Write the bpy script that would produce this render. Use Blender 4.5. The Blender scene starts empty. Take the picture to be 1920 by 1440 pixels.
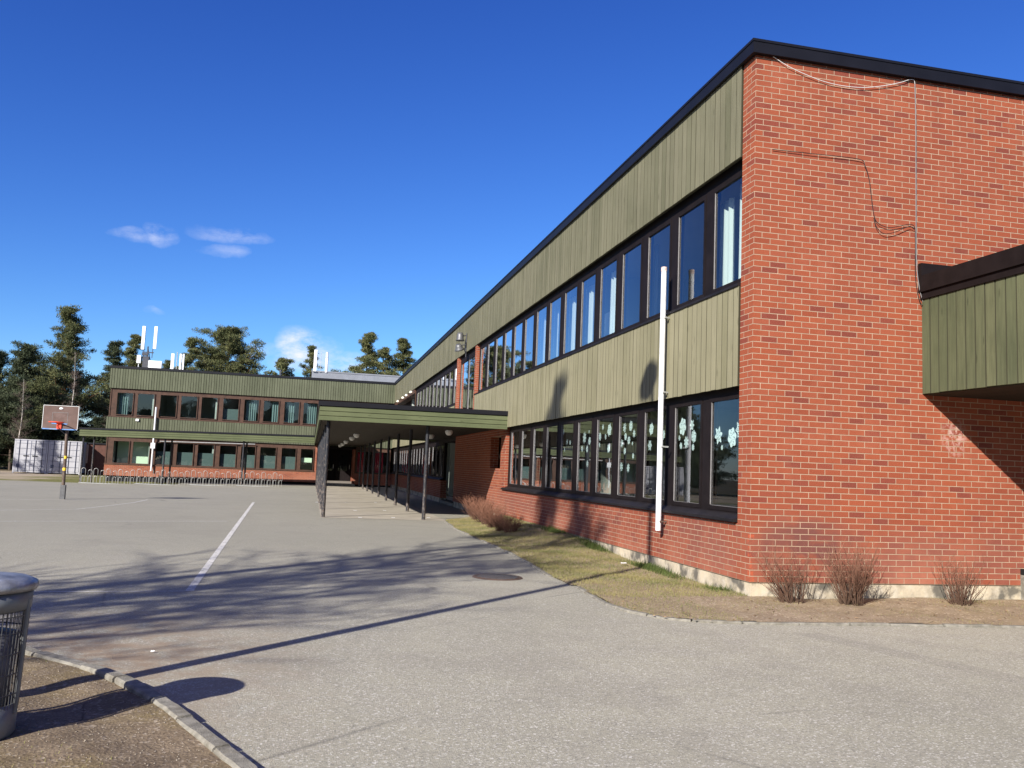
import bpy, math, random
import numpy as np
from mathutils import Vector, Matrix
random.seed(7); rng = np.random.default_rng(7)
sc = bpy.context.scene
col = sc.collection
PI = math.pi

# ------------------------------------------------------------------ helpers
class MB:
    """collects simple solids in one mesh"""
    def __init__(s): s.v = []; s.f = []; s.smooth = []
    def add(s, vs, fs, smooth=False):
        b = len(s.v); s.v += [tuple(p) for p in vs]
        s.f += [tuple(i + b for i in f) for f in fs]; s.smooth += [smooth] * len(fs); return s
    def box(s, a, b):
        x0, x1 = sorted((a[0], b[0])); y0, y1 = sorted((a[1], b[1])); z0, z1 = sorted((a[2], b[2]))
        s.add([(x0,y0,z0),(x1,y0,z0),(x1,y1,z0),(x0,y1,z0),(x0,y0,z1),(x1,y0,z1),(x1,y1,z1),(x0,y1,z1)],
              [(0,3,2,1),(4,5,6,7),(0,1,5,4),(1,2,6,5),(2,3,7,6),(3,0,4,7)])
        return s
    def slab(s, x0, x1, y0, y1, z0a, z0b, th, shift=0.0):
        """box whose height at x0 is z0a and at x1 is z0b"""
        s.add([(x0,y0,z0a),(x1,y0,z0b),(x1,y1,z0b),(x0,y1,z0a),(x0,y0,z0a+th),(x1,y0,z0b+th),(x1,y1,z0b+th),(x0,y1,z0a+th)],
              [(0,3,2,1),(4,5,6,7),(0,1,5,4),(1,2,6,5),(2,3,7,6),(3,0,4,7)])
        return s
    def tube(s, pts, rad, n=8, cap=True, smooth=True):
        pts = [Vector(p) for p in pts]; m = len(pts)
        rad = rad if isinstance(rad, (list, tuple)) else [rad] * m
        vs = []; prev = None
        for i, p in enumerate(pts):
            t = (pts[min(i+1, m-1)] - pts[max(i-1, 0)]).normalized()
            if prev is None:
                a = Vector((0,0,1)) if abs(t.z) < .9 else Vector((1,0,0))
                u = t.cross(a).normalized()
            else:
                u = (prev - t * prev.dot(t)).normalized()
            prev = u; w = t.cross(u)
            for k in range(n):
                an = 2 * PI * k / n
                vs.append(p + (u * math.cos(an) + w * math.sin(an)) * rad[i])
        fs = [(i*n+k, i*n+(k+1)%n, (i+1)*n+(k+1)%n, (i+1)*n+k) for i in range(m-1) for k in range(n)]
        s.add(vs, fs, smooth)
        if cap:
            s.add(vs[:n], [tuple(range(n-1, -1, -1))]); s.add(vs[-n:], [tuple(range(n))])
        return s
    def lathe(s, c, prof, n=24, smooth=True):
        vs = [(c[0]+r*math.cos(2*PI*k/n), c[1]+r*math.sin(2*PI*k/n), c[2]+z) for r, z in prof for k in range(n)]
        fs = [(i*n+k, i*n+(k+1)%n, (i+1)*n+(k+1)%n, (i+1)*n+k) for i in range(len(prof)-1) for k in range(n)]
        s.add(vs, fs, smooth); return s
    def prism(s, poly, z0, z1):
        n = len(poly)
        s.add([(x,y,z0) for x,y in poly] + [(x,y,z1) for x,y in poly],
              [tuple(range(n-1,-1,-1)), tuple(range(n,2*n))] + [(i,(i+1)%n,n+(i+1)%n,n+i) for i in range(n)])
        return s
    def build(s, name, mat=None, parent=None, loc=(0,0,0)):
        me = bpy.data.meshes.new(name); me.from_pydata(s.v, [], s.f)
        me.polygons.foreach_set('use_smooth', s.smooth); me.update()
        o = bpy.data.objects.new(name, me); col.objects.link(o)
        if mat: me.materials.append(mat)
        if parent: o.parent = parent
        o.location = loc
        return o

def npmesh(name, V, F, mat=None, parent=None, smooth=False, loc=(0,0,0)):
    """V (n,3), F (m,k) numpy arrays"""
    me = bpy.data.meshes.new(name); k = F.shape[1]
    me.vertices.add(len(V)); me.vertices.foreach_set('co', V.astype(np.float32).ravel())
    me.loops.add(F.size); me.loops.foreach_set('vertex_index', F.astype(np.int32).ravel())
    me.polygons.add(len(F)); me.polygons.foreach_set('loop_start', np.arange(0, F.size, k, dtype=np.int32))
    me.update(calc_edges=True)
    if smooth: me.polygons.foreach_set('use_smooth', np.ones(len(F), bool))
    o = bpy.data.objects.new(name, me); col.objects.link(o)
    if mat: me.materials.append(mat)
    if parent: o.parent = parent
    o.location = loc
    return o

def tag(o, label=None, cat=None, group=None, kind=None):
    if label: o['label'] = label
    if cat: o['category'] = cat
    if group: o['group'] = group
    if kind: o['kind'] = kind
    return o
def empty(name, loc=(0,0,0), label=None, cat=None, group=None, rz=0):
    o = bpy.data.objects.new(name, None); col.objects.link(o); o.location = loc; o.rotation_euler = (0,0,rz)
    o.empty_display_size = .2
    return tag(o, label, cat, group)
def copy_tree(o, loc=None, label=None, rz=None, scale=None):
    def rec(a, par):
        c = a.copy(); col.objects.link(c); c.parent = par
        for ch in a.children: rec(ch, c)
        return c
    c = rec(o, None)
    if loc is not None: c.location = loc
    if rz is not None: c.rotation_euler = (0,0,rz)
    if scale is not None: c.scale = scale if isinstance(scale, tuple) else (scale,)*3
    if label: c['label'] = label
    return c

# ------------------------------------------------------------------ materials
class NT:
    def __init__(s, name):
        s.m = bpy.data.materials.new(name); s.m.use_nodes = True
        s.t = s.m.node_tree; s.t.nodes.clear()
        s.out = s.n('ShaderNodeOutputMaterial')
    def n(s, typ, **kw):
        nd = s.t.nodes.new(typ)
        for k, v in kw.items(): setattr(nd, k, v)
        return nd
    def l(s, a, b): s.t.links.new(a, b)
    def val(s, inp, v):
        if hasattr(v, 'default_value') or isinstance(v, bpy.types.NodeSocket): s.l(v, inp)
        else:
            try: inp.default_value = v
            except Exception: inp.default_value = tuple(v) + (1,) if len(v) == 3 else v
    def math(s, op, a, b=0.0, c=None, clamp=False):
        nd = s.n('ShaderNodeMath', operation=op, use_clamp=clamp)
        s.val(nd.inputs[0], a); s.val(nd.inputs[1], b)
        if c is not None: s.val(nd.inputs[2], c)
        return nd.outputs[0]
    def mix(s, f, a, b, blend='MIX'):
        nd = s.n('ShaderNodeMix', data_type='RGBA', blend_type=blend)
        s.val(nd.inputs[0], f)
        for i, v in ((6, a), (7, b)):
            if isinstance(v, bpy.types.NodeSocket): s.l(v, nd.inputs[i])
            else: nd.inputs[i].default_value = (*v, 1) if len(v) == 3 else v
        return nd.outputs[2]
    def ramp(s, f, stops, interp='LINEAR'):
        nd = s.n('ShaderNodeValToRGB'); cr = nd.color_ramp; cr.interpolation = interp
        while len(cr.elements) > 1: cr.elements.remove(cr.elements[-1])
        for i, (p, c) in enumerate(stops):
            e = cr.elements[0] if i == 0 else cr.elements.new(p)
            e.position = p; e.color = (*c, 1) if hasattr(c, '__len__') else (c, c, c, 1)
        s.l(f, nd.inputs[0]); return nd.outputs[0]
    def obj(s): return s.n('ShaderNodeTexCoord').outputs['Object']
    def sep(s, v):
        nd = s.n('ShaderNodeSeparateXYZ'); s.l(v, nd.inputs[0]); return nd.outputs
    def comb(s, x, y, z=0.0):
        nd = s.n('ShaderNodeCombineXYZ')
        for i, v in enumerate((x, y, z)): s.val(nd.inputs[i], v)
        return nd.outputs[0]
    def noise(s, vec, scale, detail=3, rough=.55):
        nd = s.n('ShaderNodeTexNoise'); nd.inputs['Scale'].default_value = scale
        nd.inputs['Detail'].default_value = detail; nd.inputs['Roughness'].default_value = rough
        if vec is not None: s.l(vec, nd.inputs['Vector'])
        return nd.outputs['Fac']
    def vmul(s, v, k):
        nd = s.n('ShaderNodeVectorMath', operation='MULTIPLY'); s.l(v, nd.inputs[0]); nd.inputs[1].default_value = k
        return nd.outputs[0]
    def bump(s, h, strength=.5, dist=.01, normal=None):
        nd = s.n('ShaderNodeBump'); nd.inputs['Strength'].default_value = strength; nd.inputs['Distance'].default_value = dist
        s.l(h, nd.inputs['Height'])
        if normal: s.l(normal, nd.inputs['Normal'])
        return nd.outputs[0]
    def bsdf(s, color, rough=.8, metal=0, spec=.3, normal=None):
        nd = s.n('ShaderNodeBsdfPrincipled')
        if isinstance(color, bpy.types.NodeSocket): s.l(color, nd.inputs['Base Color'])
        else: nd.inputs['Base Color'].default_value = (*color, 1)
        s.val(nd.inputs['Roughness'], rough); nd.inputs['Metallic'].default_value = metal
        nd.inputs['Specular IOR Level'].default_value = spec
        if normal: s.l(normal, nd.inputs['Normal'])
        s.l(nd.outputs[0], s.out.inputs[0]); return nd
    def along(s):
        """horizontal wall coordinate: x on walls facing y, y on walls facing x"""
        g = s.n('ShaderNodeNewGeometry'); nx = s.sep(g.outputs['True Normal'])[0]
        o = s.sep(s.obj()); f = s.math('GREATER_THAN', s.math('ABSOLUTE', nx), .6)
        u = s.math('ADD', s.math('MULTIPLY', o[1], f), s.math('MULTIPLY', o[0], s.math('SUBTRACT', 1.0, f)))
        return u, o

def plain(name, c, rough=.7, metal=0, spec=.3, var=.12, scale=6, bump=0, dirt=None):
    t = NT(name); o = t.obj(); n = t.noise(o, scale, 5)
    lo = tuple(x * (1 - var) for x in c); hi = tuple(min(1, x * (1 + var)) for x in c)
    cc = t.mix(t.ramp(n, [(.3, 0.), (.7, 1.)]), lo, hi)
    if dirt:
        n2 = t.noise(o, scale * .37, 6, .7)
        cc = t.mix(t.ramp(n2, [(.5, 0.), (.72, 1.)]), cc, dirt)
    nm = t.bump(t.noise(o, scale * 8, 4), bump, .01) if bump else None
    t.bsdf(cc, rough, metal, spec, nm); return t.m

def mat_brick():
    t = NT('red_brick'); u, o = t.along()
    vec = t.comb(u, t.math('SUBTRACT', o[2], .2), 0.0)
    def br(off=0.0):
        b = t.n('ShaderNodeTexBrick'); b.offset = .5; b.squash = 1
        t.l(vec, b.inputs['Vector'])
        for k, v in (('Scale', 1.0), ('Mortar Size', .0058), ('Mortar Smooth', .2), ('Bias', 0.0), ('Brick Width', .229), ('Row Height', .075)):
            b.inputs[k].default_value = v
        b.inputs['Color1'].default_value = (0,0,0,1); b.inputs['Color2'].default_value = (1,1,1,1); b.inputs['Mortar'].default_value = (.5,.5,.5,1)
        return b
    b = br()
    base = t.ramp(b.outputs['Color'], [(0., (.205,.049,.024)), (.3, (.262,.068,.032)), (.6, (.232,.058,.028)), (.82, (.255,.069,.036)), (.90, (.175,.042,.028)), (1., (.135,.035,.026))])
    p3 = t.obj()
    n1 = t.noise(p3, 60, 4); base = t.mix(t.ramp(n1, [(.35, .0), (.75, .35)]), base, (.36,.095,.055))
    # weathering: pale salts low on the wall, grey soot in patches
    big = t.noise(p3, .7, 5, .6)
    low = t.math('SUBTRACT', 1.0, t.math('DIVIDE', t.math('SUBTRACT', o[2], .1), .9), clamp=True)
    f1 = t.math('MULTIPLY', low, t.ramp(big, [(.38, 0.), (.62, .75)]), clamp=True)
    base = t.mix(f1, base, (.40,.17,.115))
    grey = t.math('MULTIPLY', t.math('SUBTRACT', 1.0, t.math('DIVIDE', t.math('SUBTRACT', o[2], .5), 1.0), clamp=True), t.ramp(t.noise(p3, .9, 4), [(.5, .0), (.66, .55)]))
    base = t.mix(grey, base, (.19,.075,.06))
    base = t.mix(t.ramp(t.noise(p3, .45, 5, .65), [(.42, .0), (.70, .42)]), base, (.17,.046,.030))
    base = t.mix(t.ramp(t.noise(p3, 1.3, 6, .7), [(.52, .0), (.72, .35)]), base, (.36,.12,.07))
    # white lime bloom patch on the end wall
    dx = t.math('DIVIDE', t.math('SUBTRACT', o[0], 2.95), .22); dz = t.math('DIVIDE', t.math('SUBTRACT', o[2], 2.12), .30)
    rr = t.math('ADD', t.math('MULTIPLY', dx, dx), t.math('MULTIPLY', dz, dz))
    bl = t.math('MULTIPLY', t.math('SUBTRACT', 1.0, rr, clamp=True), t.ramp(t.noise(p3, 14, 4), [(.46, .0), (.58, .75)]))
    base = t.mix(bl, base, (.52,.36,.32))
    # dull purple weathering near the corner foot, and a smear of orange paint on the corner itself
    cx_ = t.math('MULTIPLY', t.math('SUBTRACT', 1.0, t.math('DIVIDE', t.math('ABSOLUTE', t.math('SUBTRACT', o[0], .75)), .95), clamp=True), t.math('SUBTRACT', 1.0, t.math('DIVIDE', t.math('ABSOLUTE', t.math('SUBTRACT', o[2], .62)), .50), clamp=True))
    base = t.mix(t.math('MULTIPLY', t.math('MULTIPLY', cx_, 2.2), t.ramp(t.noise(p3, 3, 4), [(.35, .2), (.6, 1.)]), clamp=True), base, (.15,.055,.045))
    og = t.math('MULTIPLY', t.math('LESS_THAN', t.math('ADD', t.math('ABSOLUTE', o[0]), t.math('ABSOLUTE', o[1])), .055), t.math('LESS_THAN', o[2], .78))
    og = t.math('MULTIPLY', og, t.ramp(t.noise(p3, 11, 3), [(.45, 0.), (.60, .5)]))
    base = t.mix(og, base, (.50,.09,.035))
    # rain streaks under the roof edge
    sk = t.math('MULTIPLY', t.math('DIVIDE', t.math('SUBTRACT', o[2], 5.6), 1.4, clamp=True), t.ramp(t.noise(t.vmul(p3, (3,3,.25)), 2.0, 4), [(.5, 0.), (.7, .45)]))
    base = t.mix(sk, base, (.13,.045,.03))
    mort = t.mix(t.ramp(t.noise(p3, 5, 4), [(.3, 0.), (.8, 1.)]), (.44,.30,.21), (.27,.185,.13))
    colr = t.mix(b.outputs['Fac'], base, mort)
    h = t.math('SUBTRACT', t.math('MULTIPLY', n1, .25), b.outputs['Fac'])
    t.bsdf(colr, .9, 0, .15, t.bump(h, 1.0, .012)); return t.m

def mat_boards(name, c1, c2, pitch=.16, horizontal=False, weather=.5, joint='x'):
    t = NT(name); u, o = t.along()
    k = t.math('FLOOR', t.math('DIVIDE', (o[2] if horizontal else u), pitch))
    wn = t.n('ShaderNodeTexWhiteNoise', noise_dimensions='1D'); t.l(k, wn.inputs['W'])
    p = t.obj()
    st = t.vmul(p, (14, 14, 1.1) if not horizontal else (1.1, 1.1, 14))
    off = t.comb(t.math('MULTIPLY', wn.outputs['Value'], 40), 0.0, t.math('MULTIPLY', wn.outputs['Value'], 9))
    ad = t.n('ShaderNodeVectorMath', operation='ADD'); t.l(st, ad.inputs[0]); t.l(off, ad.inputs[1])
    g = t.noise(ad.outputs[0], 2.2, 6, .65)
    cc = t.mix(wn.outputs['Value'], c1, c2)
    cc = t.mix(t.ramp(g, [(.35, 0.), (.75, weather)]), cc, tuple(x * .52 for x in c1))
    v = t.n('ShaderNodeTexVoronoi'); t.l(t.vmul(ad.outputs[0], (.55,.55,1.6) if not horizontal else (1.6,1.6,.55)), v.inputs['Vector']); v.inputs['Scale'].default_value = 1.0
    cc = t.mix(t.ramp(v.outputs['Distance'], [(.05, .65), (.14, 0.)]), cc, tuple(x * .3 for x in c1))
    n2 = t.noise(p, .8, 4); cc = t.mix(t.ramp(n2, [(.4, 0.), (.7, .35)]), cc, tuple(min(1, x * 1.25) for x in c2))
    if not horizontal:   # darker board edges inside the joints
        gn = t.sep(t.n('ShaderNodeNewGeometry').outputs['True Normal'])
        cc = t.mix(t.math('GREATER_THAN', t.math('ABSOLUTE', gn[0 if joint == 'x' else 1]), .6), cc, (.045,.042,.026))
    t.bsdf(cc, .82, 0, .2, t.bump(g, .35, .004)); return t.m

def mat_asphalt():
    t = NT('worn_asphalt'); p = t.obj()
    v = t.n('ShaderNodeTexVoronoi'); t.l(p, v.inputs['Vector']); v.inputs['Scale'].default_value = 95
    v2 = t.n('ShaderNodeTexVoronoi'); t.l(p, v2.inputs['Vector']); v2.inputs['Scale'].default_value = 200
    sp = t.sep(v.outputs['Color'])[0]
    big = t.noise(p, .22, 5, .6); mid = t.noise(p, 2.2, 5, .65); fine = t.noise(p, 190, 3)
    cc = t.mix(t.ramp(big, [(.35, 0.), (.65, 1.)]), (.328,.308,.238), (.408,.381,.296))
    cc = t.mix(t.ramp(mid, [(.35, .0), (.75, .35)]), cc, (.26,.24,.218))
    cc = t.mix(t.ramp(sp, [(0., .6), (.2, .2), (.45, 0.), (.8, 0.), (.94, .4), (1., .75)]), cc, t.ramp(sp, [(.5, (.15,.14,.128)), (.51, (.70,.665,.61))]))
    cc = t.mix(t.ramp(fine, [(.3, .45), (.5, 0.)]), cc, (.15,.14,.13))
    yy = t.sep(p)[1]   # asphalt colour turns gradually darker further into the yard
    cc = t.mix(t.math('MULTIPLY', t.math('DIVIDE', t.math('ADD', yy, 3.0), 11.0, clamp=True), .62), cc, (.222,.212,.176))
    cc = t.mix(t.ramp(t.noise(p, .75, 5, .65), [(.50, .0), (.62, .22)]), cc, (.20,.182,.158))
    # a few repair strips and faint cracks
    ps_ = t.math('MULTIPLY', t.math('LESS_THAN', t.math('ABSOLUTE', t.math('ADD', t.math('ADD', t.sep(p)[0], t.math('MULTIPLY', t.sep(p)[1], .35)), 1.35)), .16), t.math('LESS_THAN', t.sep(p)[1], -2.2))
    cc = t.mix(t.math('MULTIPLY', ps_, .22), cc, (.17,.155,.14))
    w = t.n('ShaderNodeTexVoronoi', feature='DISTANCE_TO_EDGE'); t.l(p, w.inputs['Vector']); w.inputs['Scale'].default_value = .32
    ck = t.math('MULTIPLY', t.ramp(w.outputs['Distance'], [(.0, .5), (.006, 0.)]), t.ramp(t.noise(p, .5, 3), [(.5, 0.), (.6, 1.)]))
    cc = t.mix(ck, cc, (.09,.085,.08))
    # sandy drift near the building and the dirt verge
    o = t.sep(p)
    near = t.math('MULTIPLY', t.math('SUBTRACT', 1.0, t.math('DIVIDE', t.math('ABSOLUTE', t.math('ADD', o[0], 6.9)), 1.9), clamp=True), t.math('SUBTRACT', 1.0, t.math('DIVIDE', t.math('ABSOLUTE', t.math('ADD', o[1], 3.2)), 2.8), clamp=True))
    cc = t.mix(t.math('MULTIPLY', near, t.ramp(t.noise(p, 3.5, 5, .7), [(.35, 0.), (.6, 1.6)]), clamp=True), cc, (.27,.205,.145))
    h = t.math('ADD', t.math('MULTIPLY', v.outputs['Distance'], .8), t.math('ADD', t.math('MULTIPLY', v2.outputs['Distance'], .5), fine))
    t.bsdf(cc, .9, 0, .25, t.bump(h, .55, .006)); return t.m

def mat_ground():
    t = NT('grass_and_sand'); p = t.obj(); o = t.sep(p)
    n = t.noise(p, .25, 5, .6); n2 = t.noise(p, 6, 5, .7)
    g = t.mix(t.ramp(n2, [(.3, 0.), (.7, 1.)]), (.085,.095,.03), (.20,.185,.07))
    s = t.mix(t.ramp(n2, [(.3, 0.), (.7, 1.)]), (.27,.215,.155), (.38,.32,.24))
    f = t.math('ADD', t.math('MULTIPLY', t.math('SUBTRACT', n, .5), 6.0), t.math('DIVIDE', t.math('SUBTRACT', -22.0, o[0]), 2.5), clamp=True)
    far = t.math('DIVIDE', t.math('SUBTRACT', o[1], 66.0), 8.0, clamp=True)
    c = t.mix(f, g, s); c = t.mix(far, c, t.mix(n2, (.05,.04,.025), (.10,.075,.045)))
    t.bsdf(c, .95, 0, .1, t.bump(n2, .6, .03)); return t.m

def mat_dirt(name, green=.35, lift=1.0):
    t = NT(name); p = t.obj()
    n = t.noise(p, 1.1, 5, .6); f = t.noise(p, 45, 5, .7)
    v = t.n('ShaderNodeTexVoronoi'); t.l(p, v.inputs['Vector']); v.inputs['Scale'].default_value = 60
    sp = t.sep(v.outputs['Color'])[0]
    c = t.mix(t.ramp(f, [(.3, 0.), (.7, 1.)]), (.075,.055,.038), (.21,.165,.115))
    c = t.mix(t.ramp(n, [(.42, 0.), (.6, green)]), c, (.17,.135,.06)); c = t.mix(t.ramp(t.noise(p, 4.5, 5, .7), [(.45, 0.), (.65, .6)]), c, (.225,.18,.13))
    c = t.mix(t.ramp(sp, [(.88, 0.), (.97, .6)]), c, (.36,.31,.25))
    c = t.mix(t.ramp(t.noise(p, 9, 6, .75), [(.55, 0.), (.68, .55)]), c, (.085,.062,.045))
    h = t.math('ADD', f, t.math('MULTIPLY', v.outputs['Distance'], .7))
    if lift != 1.0: c = t.mix(1.0, c, (lift, lift*.97, lift*.94), 'MULTIPLY')
    w = t.n('ShaderNodeTexVoronoi', feature='DISTANCE_TO_EDGE'); t.l(p, w.inputs['Vector']); w.inputs['Scale'].default_value = 2.3
    c = t.mix(t.math('MULTIPLY', t.ramp(w.outputs['Distance'], [(.0, .7), (.02, 0.)]), t.ramp(t.noise(p, 2.1, 3), [(.48, 0.), (.58, 1.)])), c, (.045,.032,.024))
    c = t.mix(t.ramp(t.noise(p, 2.4, 6, .7), [(.45, 0.), (.62, .55)]), c, (.11,.082,.058) if lift < 1.5 else (.24,.185,.13))
    t.bsdf(c, .95, 0, .15, t.bump(h, .55, .010)); return t.m

def mat_glass():
    t = NT('window_glass')
    fr = t.n('ShaderNodeLayerWeight'); fr.inputs['Blend'].default_value = .5      # Schlick, the same from both sides of the pane
    F = t.math('ADD', .04, t.math('MULTIPLY', .96, t.math('POWER', fr.outputs['Facing'], 5.0)))
    f = t.math('MULTIPLY', F, t.math('ADD', 1.3, t.math('MULTIPLY', F, 5.0)), clamp=True)
    p = t.obj(); nm = t.bump(t.noise(p, .9, 2), .06, .02)
    gl = t.n('ShaderNodeBsdfGlossy'); gl.inputs['Roughness'].default_value = .008; gl.inputs['Color'].default_value = (.93,.96,1,1)
    t.l(nm, gl.inputs['Normal'])
    tr = t.n('ShaderNodeBsdfTransparent'); tr.inputs['Color'].default_value = (.84,.90,.87,1)
    mx = t.n('ShaderNodeMixShader'); t.l(f, mx.inputs[0]); t.l(tr.outputs[0], mx.inputs[1]); t.l(gl.outputs[0], mx.inputs[2])
    t.l(mx.outputs[0], t.out.inputs[0]); return t.m

def mat_leaf(name, c_dark, c_light, dead=None):
    t = NT(name); p = t.obj()
    oi = t.n('ShaderNodeObjectInfo').outputs['Random']
    n = t.noise(p, 1.3, 4, .6); n2 = t.noise(p, 9, 3)
    c = t.mix(t.ramp(n, [(.32, 0.), (.68, 1.)]), c_dark, c_light)
    c = t.mix(t.math('MULTIPLY', n2, .5), c, tuple(x * .6 for x in c_dark))
    if dead: c = t.mix(t.ramp(t.noise(p, 2.1, 3), [(.58, 0.), (.72, .6)]), c, dead)
    c = t.mix(t.math('MULTIPLY', oi, .35), c, tuple(x * .65 for x in c_dark))
    b = t.bsdf(c, .75, 0, .2)
    tl = t.n('ShaderNodeBsdfTranslucent'); t.l(c, tl.inputs[0])
    mx = t.n('ShaderNodeMixShader'); mx.inputs[0].default_value = .22
    t.l(b.outputs[0], mx.inputs[1]); t.l(tl.outputs[0], mx.inputs[2]); t.l(mx.outputs[0], t.out.inputs[0]); return t.m

def mat_curtain(name, c, tr=.35):
    t = NT(name); p = t.obj(); n = t.noise(t.vmul(p, (1,1,.15)), 18, 3)
    cc = t.mix(n, tuple(x * .88 for x in c), c)
    d = t.n('ShaderNodeBsdfDiffuse'); t.l(cc, d.inputs[0])
    tl = t.n('ShaderNodeBsdfTranslucent'); t.l(cc, tl.inputs[0])
    mx = t.n('ShaderNodeMixShader'); mx.inputs[0].default_value = tr
    t.l(d.outputs[0], mx.inputs[1]); t.l(tl.outputs[0], mx.inputs[2]); t.l(mx.outputs[0], t.out.inputs[0]); return t.m

def mat_bark():
    t = NT('pine_bark'); p = t.obj(); o = t.sep(p)
    n = t.noise(t.vmul(p, (6,6,1.5)), 3, 5, .7)
    up = t.math('DIVIDE', t.math('SUBTRACT', o[2], 3.0), 6.0, clamp=True)
    c = t.mix(up, (.10,.075,.06), (.30,.14,.075)); c = t.mix(t.ramp(n, [(.4, 0.), (.7, .7)]), c, (.05,.04,.032))
    t.bsdf(c, .9, 0, .1, t.bump(n, .8, .03)); return t.m
def mat_birch():
    t = NT('birch_bark'); p = t.obj()
    n = t.noise(t.vmul(p, (2,2,9)), 2.2, 4, .7)
    c = t.mix(t.ramp(n, [(.52, 0.), (.6, 1.)]), (.62,.57,.50), (.08,.065,.055))
    t.bsdf(c, .8, 0, .2); return t.m
def mat_twig(name, a, b):
    t = NT(name); p = t.obj(); o = t.sep(p); n = t.noise(p, 30, 2)
    z = t.math('DIVIDE', o[2], .65, clamp=True)
    c = t.mix(z, a, b); c = t.mix(t.math('MULTIPLY', n, .6), c, tuple(x * .5 for x in a))
    t.bsdf(c, .8, 0, .2); return t.m
def mat_plinth():
    t = NT('stained_render'); p = t.obj(); n = t.noise(p, 1.6, 6, .7); n2 = t.noise(p, 9, 5, .7)
    c = t.mix(t.ramp(n, [(.42, 0.), (.62, 1.)]), (.50,.43,.32), (.27,.235,.185))
    c = t.mix(t.ramp(n2, [(.5, 0.), (.7, .7)]), c, (.52,.475,.40))
    c = t.mix(t.ramp(t.noise(p, 3.1, 5), [(.52, 0.), (.62, .85)]), c, (.085,.08,.07))
    t.bsdf(c, .9, 0, .15, t.bump(n2, .6, .01)); return t.m
def mat_post():
    t = NT('peeling_black_paint'); p = t.obj(); n = t.noise(t.vmul(p, (9,9,2.5)), 3.2, 6, .75); o = t.sep(p)
    thr = t.math('MULTIPLY', t.math('SUBTRACT', 1.0, t.math('DIVIDE', o[2], 2.2), clamp=True), .12)
    c = t.mix(t.ramp(t.math('ADD', n, thr), [(.60, 0.), (.67, .9)]), (.012,.013,.018), (.15,.12,.10))
    c = t.mix(t.ramp(t.noise(p, 14, 3), [(.62, 0.), (.7, .7)]), c, (.10,.055,.035))
    t.bsdf(c, t.ramp(n, [(.4, .35), (.6, .8)]), 0, .45, t.bump(n, .5, .004)); return t.m
def mat_paint_line():
    t = NT('worn_road_paint'); p = t.obj(); n = t.noise(p, 9, 6, .75); n2 = t.noise(p, 90, 3)
    c = t.mix(t.ramp(n2, [(.35, 0.), (.65, 1.)]), (.46,.44,.42), (.68,.66,.63))
    b = t.bsdf(c, .85, 0, .2)
    tr = t.n('ShaderNodeBsdfTransparent'); mx = t.n('ShaderNodeMixShader')
    t.l(t.ramp(t.math('ADD', n, t.math('MULTIPLY', n2, .25)), [(.45, .35), (.64, .95)]), mx.inputs[0]); t.l(tr.outputs[0], mx.inputs[1]); t.l(b.outputs[0], mx.inputs[2])
    t.l(mx.outputs[0], t.out.inputs[0]); return t.m
def mat_faint_line():
    m = mat_paint_line().copy(); m.name = 'faded_court_paint'
    for nd in m.node_tree.nodes:
        if nd.type == 'VALTORGB' and abs(nd.color_ramp.elements[-1].color[0] - .9) < .01:
            nd.color_ramp.elements[0].color = (.0,.0,.0,1); nd.color_ramp.elements[-1].color = (.42,.42,.42,1)
    return m

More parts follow.
